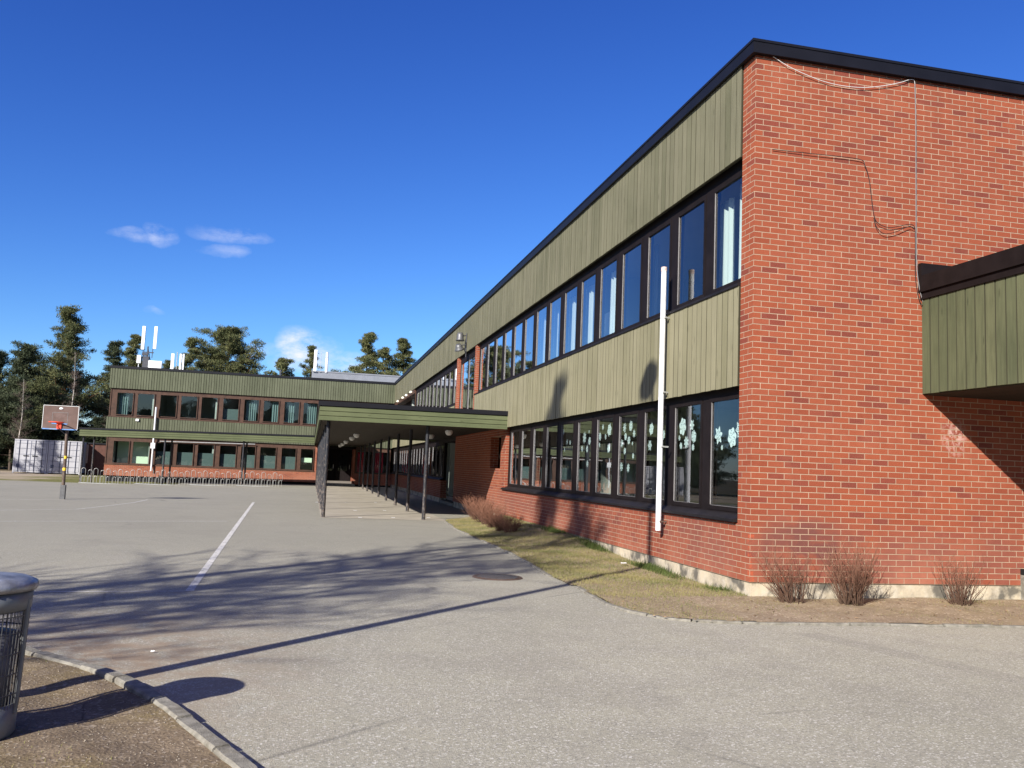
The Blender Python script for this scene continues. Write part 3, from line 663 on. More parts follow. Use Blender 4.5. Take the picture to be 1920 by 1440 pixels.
cable('cable', [(1.72,4.97),(1.76,4.84),(1.87,4.77),(2.04,4.81),(2.16,4.87),(2.26,4.91),(2.335,4.88)], .0045, 'rubber', 'short slack loop of black cable beside the conduit on the end wall', -.03)

# curtains
def curtain(y0, y1, z0, z1, mat, lab, x=.35, group='curtains in the long facade'):
    n = max(8, int((y1-y0)*60)); V = []; F = []
    for i in range(n+1):
        y = y0 + (y1-y0)*i/n; dx = .035*math.sin(i*.85)+.012*math.sin(i*2.3)
        V += [(x+dx,y,z0),(x+dx*.8,y,z1)]
    for i in range(n): F.append((2*i,2*i+2,2*i+3,2*i+1))
    m = MB(); m.add(V, F, True); o = m.build('curtain', M[mat]); tag(o, lab, 'curtain', group)
od = ['first','second','third','fourth','fifth','sixth','seventh','eighth','ninth','tenth','eleventh','twelfth','thirteenth']
curtain(.40,1.02,3.95,5.60,'curtain','wide white curtain in the upper window nearest the brick corner')
curtain(1.25,1.62,3.95,5.50,'curtain','narrow white curtain left in the upper window nearest the brick corner')
curtain(4.07,4.15,3.95,5.50,'curtain','thin strip of white curtain in an upper window above the white pole')
curtain(6.15,6.45,3.95,5.50,'curtain','white curtain at the right edge of the fifth upper window from the corner')
curtain(7.60,8.05,3.95,5.50,'curtain','white curtain in the sixth upper window from the corner')
curtain(8.88,9.38,3.95,5.50,'curtain','white curtain in the seventh upper window from the corner')
curtain(10.3,10.68,3.95,5.50,'curtain','white curtain in the eighth upper window from the corner')
curtain(11.42,11.9,3.95,5.50,'curtain','white curtain in the ninth upper window from the corner')
o = MB().box((.40,6.15,3.95),(.42,7.1,4.75)).build('room_panel', M['curtain']); tag(o, 'pale board standing behind the fifth upper window from the brick corner', 'panel')
def curtain_y(x0, x1, z0, z1, mat, lab, group):
    n = max(8, int((x1-x0)*50)); V = []; F = []
    for i in range(n+1):
        xx = x0 + (x1-x0)*i/n; d = .04*math.sin(i*.9); V += [(xx,E_+.35+d,z0),(xx,E_+.35+d*.8,z1)]
    for i in range(n): F.append((2*i,2*i+2,2*i+3,2*i+1))
    m = MB(); m.add(V, F, True); tag(m.build('curtain', M[mat]), lab, 'curtain', group)
for a, b, l in [(-9.75,-9.1,'grey green curtain in the fourth upper wing window from the right'),(-8.1,-7.7,'grey green curtain in the third upper wing window from the right'),(-7.2,-6.6,'grey green curtain in the second upper wing window from the right'),(-5.85,-5.2,'grey green curtain in the rightmost upper wing window'),(-17.6,-17.0,'dark grey green curtain in the leftmost upper wing window')]:
    curtain_y(a, b, 3.95, 5.4, 'tealcurtain', l, 'grey green curtains in the far wing')
curtain_y(-2.28,-1.85,.9,2.3,'redcurtain','crimson curtain left of the pair behind the walkway posts','crimson curtains behind the walkway')
curtain_y(-1.12,-.55,.9,2.3,'redcurtain','crimson curtain right of the pair behind the walkway posts','crimson curtains behind the walkway')

# paper snowflakes on the lower windows
def lace(seed):
    r = random.Random(seed); nr, nt = 9, 48; V = []; F = []
    k = r.choice([6,8]); ph = r.random()*6; a1 = r.uniform(.12,.45)
    def R(t): return .5*(1-a1*(.5+.5*math.cos(k*t+ph)))
    for i in range(nr+1):
        for j in range(nt):
            t = 2*PI*j/nt; rr = R(t)*i/nr; V.append((0, rr*math.cos(t), rr*math.sin(t)))
    for i in range(nr):
        for j in range(nt):
            t = 2*PI*(j+.5)/nt; q = math.sin(k*t+ph+(i//2)*1.6)*math.cos((i+.5)*1.35+seed)
            if q > (.28, .42, .60, .5)[seed % 4] and i > 0: continue
            a = i*nt+j; b = i*nt+(j+1)%nt; F.append((a, b, b+nt, a+nt) if i else (a, b+nt, a+nt))
    m = MB(); m.add(V, F); o = m.build('paper_snowflake', M['paper']); return o
protos = [lace(s) for s in range(8)]
SN = [(8.77,2.36,.13),(8.48,2.13,.12),(8.25,2.11,.1),(8.66,1.96,.1),(7.23,2.19,.24),(6.89,2.11,.16),(7.37,1.96,.13),(7.04,1.95,.14),(6.94,2.3,.08),(6.08,2.36,.12),(6.24,2.18,.16),(5.7,2.29,.24),(5.91,2.17,.12),(5.72,1.94,.16),(6.26,2.02,.1),(4.88,2.30,.17),(4.57,2.32,.18),(4.4,2.18,.14),(5.0,2.02,.15),(4.65,2.07,.15),(4.84,1.88,.12),(4.82,2.14,.14),(4.47,2.01,.07),(4.42,1.79,.1),(5.04,1.6,.16),(4.65,1.58,.16),(6.99,1.65,.14),(3.61,2.23,.2),(3.66,1.96,.18),(3.11,2.12,.16),(2.36,2.22,.26),(2.03,2.23,.16),(1.96,2.06,.18),(2.22,1.98,.18),(2.47,2.05,.08),(1.98,1.90,.1),(1.16,2.05,.24),(.76,2.01,.26),(1.05,1.88,.07),(.56,2.11,.22),(2.41,1.93,.1)]
def pane_of(y):
    return min(range(11), key=lambda k: abs((low[k][0]+low[k][1])/2 - y))
groups = {}
for s in SN: groups.setdefault(pane_of(s[0]), []).append(s)
cnt = 0
for k, lst in groups.items():
    a, b = low[k]; lst.sort(key=lambda s: -s[1])
    for i, (y, z, d) in enumerate(lst):
        y0_ = y
        
        o = protos[cnt] if cnt < 8 else protos[(cnt*5+3) % 8].copy()
        if cnt >= 8: col.objects.link(o)
        cnt += 1
        y = min(max(y0_, a + d*.5 + .01), b - d*.5 - .01); o.location = (.128, y, z); d *= .97; o.scale = (d,)*3; o.scale[2] = d*1.12; o.rotation_euler = (random.uniform(-.4,.4), 0, 0)
        sz = 'large' if d > .19 else ('tiny' if d < .11 else 'small')
        rank = 'only' if len(lst) == 1 else ('highest' if i == 0 else (od[i] + ' highest'))
        tag(o, f'{sz} lacy paper snowflake, {rank} one in the {od[k]} lower window from the brick corner', 'paper snowflake', 'paper snowflakes stuck on the lower windows')

# ------------------------------------------------------------------ roof things
Ph = MB().box((-5.7,60,6.9),(6,67,8.66)); o = Ph.build('roof_penthouse', M['grey'], B)
MB().box((-5.75,59.96,8.6),(6.05,67,8.70)).build('roof_trim', M['grey'], o)
for x in (-2.9,-1.9,.3): MB().box((x,59.9,6.95),(x+.35,60,7.9)).build('flashing', M['lampglass'], o)
def antenna(loc, label, parts, cat='antenna'):
    A = empty('rooftop_antenna', loc, label, cat, 'mobile antennas on the far roof')
    for nm, mat, mb in parts: mb.build(nm, M[mat], A)
def lean(m, x, y, z0, z1, wd, dp, lx=.0): return m.box((x-wd/2,y-dp/2,z0),(x+wd/2,y+dp/2,z1))
antenna((-16.9,54,7.02), 'tall rooftop antenna mast with two long white panels and a pale cabinet', [
  ('mast','darkgrey', MB().tube([(.05,0,0),(.05,0,2.0)], .045, 8).tube([(.05,0,1.9),(.5,0,0)], .03, 6).tube([(.35,0,1.2),(.42,0,3.4)], .025, 6).tube([(-.2,0,1.3),(-.2,0,3.3)], .025, 6).box((-.3,-.03,1.55),(.45,.03,1.62))),
  ('antenna_panel','white', lean(MB(), -.28, -.12, 1.75, 3.38, .2, .14)), ('antenna_panel','white', lean(MB(), .50, -.12, 1.85, 3.42, .2, .14)),
  ('cabinet','white', MB().box((.2,-.3,.12),(1.05,.1,1.0))), ('equipment_box','white', MB().box((-.6,-.1,.8),(-.35,.1,1.35))), ('equipment_box','darkgrey', MB().box((-.22,-.12,.5),(.18,.1,1.3)).box((-.3,-.1,1.35),(.1,.08,1.52))),
  ('support_leg','white', MB().tube([(-.48,0,0),(-.48,0,.8)], .025, 6).tube([(-.12,0,0),(-.12,0,.5)], .025, 6))])
antenna((-14.9,54,7.02), 'pair of shorter white rooftop antenna panels left of the broad pine', [
  ('mast','galv', MB().tube([(0,0,0),(0,0,1.75)], .03, 6).tube([(.36,.1,0),(.36,.1,1.6)], .03, 6)),
  ('antenna_panel','white', lean(MB(), -.27, -.1, .45, 1.6, .2, .12)), ('antenna_panel','white', lean(MB(), .25, -.1, .3, 1.62, .12, .12)), ('antenna_panel','white', lean(MB(), .44, -.1, .3, 1.62, .1, .12)),
  ('bracket','darkgrey', MB().box((-.3,-.03,.5),(.4,.03,.56)))])
antenna((-5.5,60,8.6), 'leftmost white antenna column on the grey roof box', [('antenna_panel','white', lean(MB(), 0, 0, .05, 1.75, .22, .16)), ('base','galv', MB().box((-.15,-.15,0),(.15,.15,.05)))])
antenna((-5.07,60,8.6), 'thin bare rod between two white antenna columns on the grey roof box', [('mast','galv', MB().tube([(0,0,0),(0,0,1.6)], .02, 6)), ('base','galv', MB().box((-.08,-.08,0),(.08,.08,.04)))])
antenna((-4.6,60,8.6), 'rounded white antenna column right of the thin rod on the grey roof box', [('antenna_panel','white', MB().tube([(0,0,.0),(0,0,1.15)], .11, 12).tube([(0,0,1.2),(0,0,1.6)], .10, 12)), ('mast','darkgrey', MB().tube([(.08,.05,0),(.08,.05,1.65)], .02, 6))])
v = empty('vent_pipe', (-7.86,54,7.02), 'thin dark vent pipe standing on the far roof edge', 'vent pipe')
MB().tube([(0,0,0),(0,0,.85)], .06, 8).build('pipe', M['darkgrey'], v); MB().tube([(0,0,.85),(0,0,.95)], .09, 8).build('cap', M['darkgrey'], v)

# small things on the wing boards
for x, z, l in [(-16.35,3.72,'round white lamp on the wing boards near the white pole'),(-9.2,3.05,'small white box on the wing boards above the shelter roof')]:
    o = MB().box((x-.09,E_-.12,z-.07),(x+.09,E_-.02,z+.07)).build('wall_light', M['white']); tag(o, l, 'wall light')
t = MB().tube([(-14.9,E_-.06,2.42),(-9.0,E_-.06,2.50)], .035, 8).build('pipe', M['galv']); tag(t, 'long thin grey pipe along the wing above the lower windows', 'pipe')

# ------------------------------------------------------------------ yard things
H = empty('basketball_hoop', (-12.9,19.9,0), 'basketball hoop with brown backboard and orange rim on a post in the yard', 'basketball hoop')
MB().tube([(.05,0,.0),(.03,0,1.2),(.0,0,2.32)], [.055,.05,.045], 12).build('post', plain('brown_post_paint', (.085,.055,.04), .6, 0, .4, .4, 12, 0, (.16,.14,.12)), H)
MB().box((-.02,-.07,0),(.12,.07,.44)).build('post_sleeve', M['steel'], H)
for z in (.89, 1.26): MB().tube([(.035,0,z),(.035,0,z+.09)], .054, 12).build('warning_sticker', M['yellow'], H)
bd = MB().box((-.67,-.16,2.17),(.33,-.13,2.9)).build('backboard', M['board'], H)
MB().box((-.67,-.172,2.16),(.33,-.12,2.19)).build('edge_strip', M['blue'], bd)
MB().box((-.685,-.17,2.19),(-.67,-.12,2.9)).box((.33,-.17,2.19),(.345,-.12,2.9)).box((-.685,-.17,2.9),(.345,-.12,2.915)).build('edge_strip', M['lampglass'], bd)
MB().box((-.41,-.164,2.688),(.04,-.161,2.70)).box((-.41,-.164,2.36),(-.399,-.161,2.688)).box((.029,-.164,2.36),(.04,-.161,2.688)).build('target_frame', M['bead'], bd)
MB().box((-.41,-.166,2.33),(.04,-.161,2.36)).build('target_frame', M['blue'], bd)
ov = MB().lathe((0,0,0), [(0,0),(.06,0),(.06,.004),(0,.004)], 20).build('round_badge', M['white'], bd); ov.rotation_euler = (PI/2,0,0); ov.location = (-.17,-.161,2.82); ov.scale = (1,.6,1)
rm = MB().tube([(-.19+.21*math.cos(a),-.48+.21*math.sin(a),2.38) for a in [2*PI*i/24 for i in range(25)]], .014, 8, cap=False)
rm.add([(-.30,-.165,2.36),(-.08,-.165,2.36),(-.08,-.28,2.38),(-.30,-.28,2.38)], [(0,1,2,3)]).box((-.25,-.2,2.18),(-.12,-.165,2.37)); rm.build('rim', M['orange'], H)
MB().tube([(0,0,2.1),(-.1,-.14,2.25)], .018, 6).tube([(0,0,2.3),(.25,-.13,2.2)], .015, 6).tube([(0,0,2.0),(-.19,-.2,2.2)], .015, 6).build('support_arm', M['darkgrey'], H)

# litter bin
Bn = empty('litter_bin', (-6.915,-4.98,.03), 'grey wire mesh litter bin with a metal lid at the left edge', 'litter bin')
def ring(m, r, z, rr=.005): return m.tube([(r*math.cos(a), r*math.sin(a), z) for a in [2*PI*i/28 for i in range(29)]], rr, 5, cap=False)
bm_ = plain('bin_grey_paint', (.16,.17,.175), .45, .3, .4, .25, 8)
MB().lathe((0,0,0), [(0,.005),(.190,.0),(.203,.02),(.207,.17),(.202,.17),(.19,.02)], 32).build('base', bm_, Bn)
wm = MB()
for i in range(64):
    a = 2*PI*i/64; wm.tube([(.206*math.cos(a),.206*math.sin(a),.15),(.222*math.cos(a),.222*math.sin(a),.66)], .0022, 4)
for z in (.22,.32,.42,.52,.60): ring(wm, .206+.016*(z-.15)/.51, z, .003)
wm.build('wire_mesh', M['steel'], Bn)
for a in (-.1,.6,2.6,4.2): MB().tube([(.205*math.cos(a),.205*math.sin(a),.12),(.222*math.cos(a),.222*math.sin(a),.68)], .014, 6).build('frame_bar', bm_, Bn)
MB().lathe((0,0,0), [(.212,.62),(.226,.63),(.232,.72),(.224,.72),(.216,.64)], 32).build('collar', bm_, Bn)
rl = random.Random(9)
MB().lathe((0,0,0), [(.0,.800),(.10,.797),(.20,.782),(.245,.762),(.252,.745),(.244,.722),(.238,.722),(.236,.74),(.0,.75)], 36).build('lid', plain('scuffed_lid_metal', (.30,.31,.33), .42, .5, .5, .45, 9, .35, (.15,.14,.13)), Bn)
MB().lathe((0,0,0), [(0,.03),(.15,.03),(.19,.5),(.0,.55)], 16).build('liner_bag', plain('dark_bag', (.10,.10,.11), .5, 0, .4, .3, 12), Bn)

# lamp post outside the left edge, throws the long shadow
Lp = empty('lamp_post', (-8.0,-5.30,0), 'tall grey lamp post with an oval head beside the dirt verge', 'lamp post')
MB().tube([(0,0,0),(0,0,9.15)], [.075,.05], 14).build('pole', M['galv'], Lp)
MB().lathe((0,0,0), [(0,9.05),(.10,9.05),(.26,9.2),(.27,9.36),(.12,9.55),(0,9.58)], 20).build('lamp_head', M['steel'], Lp)
for c in Lp.children:
    if c.name.startswith('lamp_head'): c.location = (0,.18,0)

# manhole
Mh = empty('manhole_cover', (-2.78,1.8,.0), 'round brown cast iron manhole cover in the asphalt near the lawn kerb', 'manhole cover')
MB().lathe((0,0,0), [(0,.008),(.29,.008),(.29,.004)], 40).build('lid', M['rust'], Mh)
MB().lathe((0,0,0), [(.295,.010),(.335,.010),(.345,.002)], 40).build('ring', M['rust'], Mh)
st = MB()
for i in range(-7,8):
    for j in range(-7,8):
        x, y = i*.038, j*.038
        if x*x+y*y < .27**2: st.box((x-.011,y-.011,.008),(x+.011,y+.011,.013))
st.build('stud', M['steel'], Mh)
tag(bpy.data.objects['stud'], kind='stuff')

pth = sheet('path', np.concatenate([np.arange(-5.0, -1.7, .5), [-1.6]]), np.arange(14.0, 48.1, .5), .004, plain('pale_paving', (.33,.295,.24), .9, 0, .2, .16, 1.2, .3, (.30,.265,.21)))
tag(pth, kind='structure')
# painted lines
def stripe(m, pts, wd, z=.004, step=1.):
    """ribbon following a path, laid 4 mm above the asphalt"""
    pts = [Vector((a,b)) for a,b in pts]
    for p0, p1 in zip(pts[:-1], pts[1:]):
        n = max(1, int((p1-p0).length/step)); d = (p1-p0).normalized(); q = Vector((-d.y,d.x))*wd/2
        for i in range(n):
            a = p0.lerp(p1, i/n); b = p0.lerp(p1, (i+1)/n)
            P = [a-q, b-q, b+q, a+q]; m.add([(v.x,v.y,float(gz(v.x,v.y))+z) for v in P], [(0,1,2,3)])
    return m
o = stripe(MB(), [(-6.55,.27),(-7.19,21.57)], .085).build('painted_line', M['line']); tag(o, kind='structure')
m = stripe(MB(), [(-6.5,.27),(-9.9,-.1)], .035); stripe(m, [(-13,9.3),(-7.18,11.62)], .05); stripe(m, [(-14.5,12.2),(-12.6,13.54),(-11.6,14.4),(-11.2,14.75),(-10.9,16.5),(-10.6,19),(-10.55,21.1)], .05); stripe(m, [(-16,18.1),(-14.26,18.78),(-12.0,19.7)], .05)
tag(m.build('court_lines', M['faint']), kind='structure')
m = MB()
for x, y in [(-3.94,14.4),(-3.0,14.81),(-1.94,15.3),(-3.9,18.03),(-2.93,18.55),(-5.04,23.07),(-3.96,23.6),(-2.81,24.39)]: m.add([(x-.05,y-.1,.008),(x+.05,y-.1,.008),(x+.05,y+.1,.008),(x-.05,y+.1,.008)], [(0,1,2,3)])
tag(m.build('painted_marks', M['white']), kind='structure')

# ------------------------------------------------------------------ lawn, verge, kerbs
LK = [(-1.5,14.35),(-1.69,13.7),(-1.88,10.74),(-1.84,7.96),(-1.84,5.42),(-1.87,3.71),(-2.01,1.73),(-1.93,.8),(-2.0,.04),(-2.01,-.52),(-1.94,-1.01),(-1.74,-1.4),(-1.46,-1.57),(-.95,-1.7),(-.36,-1.75),(.84,-1.82),(2.21,-1.9),(8,-2.15)]
def inpoly(x, y, poly):
    c = False; j = len(poly)-1
    for i in range(len(poly)):
        if (poly[i][1] > y) != (poly[j][1] > y) and x < (poly[j][0]-poly[i][0])*(y-poly[i][1])/(poly[j][1]-poly[i][1])+poly[i][0]: c = not c
        j = i
    return c
lawn_poly = LK + [(8,.0),(.0,.0),(.0,14.35)]
def vn(x, y, s):  # cheap smooth variation
    return np.sin(x*s*1.3+1.7)*np.cos(y*s*.9+.4)+.5*np.sin(x*s*2.7+y*s*2.1)
def lawn_z(x, y):
    x = np.asarray(x, float); y = np.asarray(y, float)
    t = smooth((y-3.2)/5.0); near = smooth(1-np.clip(-x,0,2)/1.7)
    return .02 + .17*t*near + .012*vn(x, y, 2.1)
def stuff_sheet(name, poly, step, zf, mat, x0, x1, y0, y1):
    o = sheet(name, np.arange(x0, x1+step, step), np.arange(y0, y1+step, step), 0, mat, keep=lambda x, y: inpoly(x, y, poly), zf=zf); return o
tag(stuff_sheet('lawn', lawn_poly, .06, lawn_z, M['lawnsoil'], -2.1, 4.6, -2.1, 14.4), kind='structure')
VK = [(-8.6,-1.5),(-7.8,-2.4),(-7.24,-2.97),(-6.9,-3.33),(-6.58,-3.68),(-6.37,-3.98),(-6.15,-4.37),(-5.99,-4.68),(-5.74,-5.2),(-5.55,-5.59),(-5.42,-6.1),(-5.32,-7.2)]
verge_poly = VK + [(-5.3,-14),(-16,-14),(-16,0.5),(-10,0)]
def verge_z(x, y): return .035 + .012*vn(np.asarray(x, float), np.asarray(y, float), 3.3)
tag(stuff_sheet('dirt_verge', verge_poly, .07, verge_z, M['dirt'], -12, -5.2, -9, 0.2), kind='structure')
def kerb(path, lab, name, wd, h0, skip=()):
    pts = [Vector((a,b)) for a,b in path]; L = [0]
    for a, b in zip(pts[:-1], pts[1:]): L.append(L[-1]+(b-a).length)
    def at(s):
        for i in range(len(pts)-1):
            if s <= L[i+1] or i == len(pts)-2:
                t = (s-L[i])/(L[i+1]-L[i]); return pts[i].lerp(pts[i+1], t)
    s = 0; m = MB(); r = random.Random(3)
    while s < L[-1]-.1:
        ln = r.uniform(.42,.62); e = min(s+ln, L[-1]); mid = (s+e)/2
        if not any(a < mid < b for a, b in skip):
            k = 4; h = h0*r.uniform(.75,1.1); jx = r.uniform(-.01,.01); V = []; 
            for i in range(k+1):
                q = s+.008+(e-s-.016)*i/k; p = at(q); d = (at(min(q+.05,L[-1]))-at(max(q-.05,0))).normalized(); nrm = Vector((-d.y,d.x))
                ww = wd/2*r.uniform(.93,1.05); hh = h*r.uniform(.93,1.03)
                for (o_, z) in ((-ww,-.02),(-ww,hh-.012),(-ww+.012,hh),(ww-.012,hh),(ww,hh-.012),(ww,-.02)):
                    v = p+nrm*(o_+jx); V.append((v.x,v.y,z))
            F = []
            for i in range(k):
                for j in range(5): a = i*6+j; F.append((a,a+1,a+7,a+6))
            F += [(0,5,4,3,2,1), tuple(k*6+j for j in range(6))]
            m.add(V, F)
        s = e
    tag(m.build(name, M['concrete']), lab, 'kerb')
kerb(LK, 'low worn kerb curving round the lawn beside the brick school', 'kerb', .075, .026, skip=((12.4,13.3),(5.4,6.6)))
kerb(VK[1:], 'raised grey kerb stones edging the dirt verge by the litter bin', 'kerb', .095, .062)

def blades(name, n, poly, box, zf, hmin, hmax, mat, wgt=None, wd=.004):
    x0,x1,y0,y1 = box; V = []; F = []; xs = rng.uniform(x0,x1,n); ys = rng.uniform(y0,y1,n)
    ok = np.array([inpoly(a, b, poly) for a, b in zip(xs, ys)])
    if wgt is not None: ok &= rng.random(n) < wgt(xs, ys)
    xs, ys = xs[ok], ys[ok]; k = len(xs); z = zf(xs, ys); h = rng.uniform(hmin,hmax,k); a = rng.uniform(0,2*PI,k); l = rng.uniform(.0,.9,k)*h; b = rng.uniform(0,2*PI,k)
    P0 = np.stack([xs-np.cos(a)*wd, ys-np.sin(a)*wd, z-.004],1); P1 = np.stack([xs+np.cos(a)*wd, ys+np.sin(a)*wd, z-.004],1); P2 = np.stack([xs+np.cos(b)*l, ys+np.sin(b)*l, z+h],1)
    V = np.stack([P0,P1,P2],1).reshape(-1,3); F = np.arange(3*k).reshape(-1,3)
    return tag(npmesh(name, V, F, mat), kind='stuff')
g1 = blades('grass', 95000, lawn_poly, (-2.0,0,0,14.3), lawn_z, .012, .04, M['grass'], lambda x, y: np.clip(.55+.35*vn(x,y,1.1)+np.where(y>1,.3,0), .08, 1), .0035)
blades('grass', 22000, lawn_poly, (-2.0,4.4,-2,0.3), lawn_z, .01, .03, M['grass'], lambda x, y: np.clip(.02+.25*vn(x,y,1.7)+.9*(x<-.9), .02, .8), .003)
blades('grass', 9000, lawn_poly, (-.28,-.01,.4,9), lawn_z, .04, .11, M['grass'], lambda x, y: np.clip(.25+.7*vn(x,y,2.4), 0, 1), .004); tag(bpy.data.objects['grass.002'], kind='stuff'); bpy.data.objects['grass.002'].data.materials[0] = plain('lush_green_grass', (.062,.085,.024), .8, 0, .1, .35, 9)
blades('grass', 16000, verge_poly, (-8.5,-5.3,-7.2,-2), verge_z, .006, .02, M['grass'], lambda x, y: np.clip(-.1+.5*vn(x,y,1.9), 0, .6), .003)
# loose gravel
def pebbles(name, n, poly, box, zf, r0, r1, mat, wgt=None):
    x0,x1,y0,y1 = box; xs = rng.uniform(x0,x1,n); ys = rng.uniform(y0,y1,n); ok = np.array([inpoly(a,b,poly) for a,b in zip(xs,ys)])
    if wgt is not None: ok &= rng.random(n) < wgt(xs, ys)
    xs, ys = xs[ok], ys[ok]; k = len(xs); r = rng.uniform(r0,r1,k)
    base = np.array([(1,0,0),(-1,0,0),(0,1,0),(0,-1,0),(0,0,.7),(0,0,-.5)]); f = np.array([(0,2,4),(2,1,4),(1,3,4),(3,0,4),(2,0,5),(1,2,5),(3,1,5),(0,3,5)])
    V = base[None]*r[:,None,None]*rng.uniform(.6,1.2,(k,6,1)); an = rng.uniform(0,2*PI,k); c, s = np.cos(an)[:,None], np.sin(an)[:,None]
    X = V[:,:,0]*c-V[:,:,1]*s; Y = V[:,:,0]*s+V[:,:,1]*c; V = np.stack([X+xs[:,None], Y+ys[:,None], V[:,:,2]+(zf(xs,ys)+r*.15)[:,None]], -1).reshape(-1,3)
    F = (f[None]+6*np.arange(k)[:,None,None]).reshape(-1,3); return tag(npmesh(name, V, F, mat), kind='stuff')
peb = plain('gravel_stone', (.27,.23,.185), .9, 0, .2, .45, 60)
pebbles('gravel', 9000, verge_poly, (-8.6,-5.3,-7.5,-1.5), verge_z, .002, .0065, peb)
court_poly = [(-9,-3),(-9,1),(-5,1),(-3,-3),(-5.0,-6),(-5.1,-7.2),(-5.25,-7.2)] + VK[::-1]
pebbles('gravel', 22000, court_poly, (-9,-3.6,-7,1), lambda x, y: np.zeros_like(x), .0018, .0045, peb, lambda x, y: np.clip(1-np.abs((x+7.0)+(y+2.9)*.62)/1.5, .06, 1))
lf = MB(); r = random.Random(5)
for i in range(120):
    x, y = r.uniform(-1.9,3.9), r.uniform(-1.75,-.1)
    a = r.uniform(0,6.28); s = r.uniform(.012,.03); z = float(lawn_z(x,y))+.006
    lf.add([(x-s*math.cos(a),y-s*math.sin(a),z),(x+s*.4*math.sin(a),y-s*.4*math.cos(a),z+.008),(x+s*math.cos(a),y+s*math.sin(a),z),(x-s*.4*math.sin(a),y+s*.4*math.cos(a),z+.004)], [(0,1,2,3)])
tag(lf.build('fallen_leaves', plain('dry_leaf', (.30,.20,.12), .9, 0, .1, .4, 30)), kind='stuff')
for (x, y, z, s, l) in [(-.45,3.2,.07,.05,'scrap of white paper on the lawn by the pole shadow'),(-5.72,-6.7,.05,.03,'white bottle cap on the dirt near the bottom left corner'),(-6.4,-2.9,.01,.014,'small white pebble on the asphalt beyond the kerb')]:
    m = MB(); m.add([(x-s,y-s*.4,z),(x+s,y-s*.5,z+.004),(x+s*.9,y+s*.5,z+.01),(x,y+s*.7,z+.006),(x-s*.8,y+s*.4,z+.01)], [(0,1,2,3,4)]); tag(m.build('litter_scrap', M['white']), l, 'litter')

# ------------------------------------------------------------------ bare shrubs
def shrub_mesh(seed, h, spread, n, r0, side):
    r = random.Random(seed); m = MB()
    for i in range(n):
        a = r.uniform(0,2*PI); br = spread*.35*math.sqrt(r.random()); bx, by = br*math.cos(a), br*math.sin(a)
        hh = h*r.uniform(.45,1.0); out = spread*r.uniform(.2,1.)*(.4+.6*br/(spread*.35)); a2 = a+r.uniform(-.6,.6)
        pts = []; w1 = r.uniform(-.03,.03)
        for k in range(5):
            t = k/4; pts.append((bx+out*math.cos(a2)*t**1.4+w1*math.sin(t*5), by+out*math.sin(a2)*t**1.4+w1*math.cos(t*4), hh*t-.02))
        m.tube(pts, [r0,r0*.85,r0*.65,r0*.45,r0*.2], 3, cap=False, smooth=False)
        for q in range(side):
            t = r.uniform(.3,.9); k = int(t*4); f = t*4-k; p = Vector(pts[k]).lerp(Vector(pts[k+1]), f)
            e = p+Vector((r.uniform(-.1,.1),r.uniform(-.1,.1),r.uniform(.05,.18)))*(h/.6); m.tube([p,(p+e)/2+Vector((0,0,-.01)),e], [r0*.45,r0*.35,r0*.15], 3, cap=False, smooth=False)
    return m
hp = [shrub_mesh(s, .62, .36, 105, .0050, 4) for s in (1,2,3)]
hm = []
for i, m in enumerate(hp):
    o = m.build('bare_shrub', M['twigred']); hm.append(o)
hl = [(-.72,14.35,.95,'reddish bare shrub at the far end of the clump, beside the walkway'),(-.80,13.45,1.05,'second bare shrub of the clump counted from the walkway'),(-.86,12.5,1.0,'third bare shrub of the clump counted from the walkway'),
      (-.92,11.5,.9,'fourth bare shrub of the clump counted from the walkway'),(-.98,10.6,.78,'fifth bare shrub of the clump counted from the walkway'),(-.98,9.75,.72,'sixth bare shrub of the clump, second nearest the camera'),(-.95,9.0,.66,'nearest bare shrub of the clump, low on the grass')]
for i, (x, y, s, l) in enumerate(hl):
    o = hm[i] if i < 3 else hm[i % 3].copy()
    if i >= 3: col.objects.link(o)
    o.location = (x, y, float(lawn_z(x,y))); o.scale = (s*1.45,s*1.5,s*.98); o.rotation_euler = (0,0,i*1.3); tag(o, l, 'shrub', 'clump of bare shrubs beside the lawn')
for i, (x, y, s, l, sd) in enumerate([(.34,-.40,1.0,'bare leaning shrub nearest the brick corner',11),(1.12,-.42,1.05,'dense bare shrub in the middle of the end wall row',12),(2.57,-.52,.92,'bare shrub farthest right at the foot of the end wall',13)]):
    o = shrub_mesh(sd, .68, .32, (60,95,60)[i], .0050, (3,4,3)[i]).build('bare_shrub', M['twiggrey']); o.location = (x, y, .01); o.scale = (s*1.15,s*1.1,s*1.12)
    if i == 0: o.rotation_euler = (0,-.22,0)
    tag(o, l, 'shrub', 'bare shrubs along the end wall')

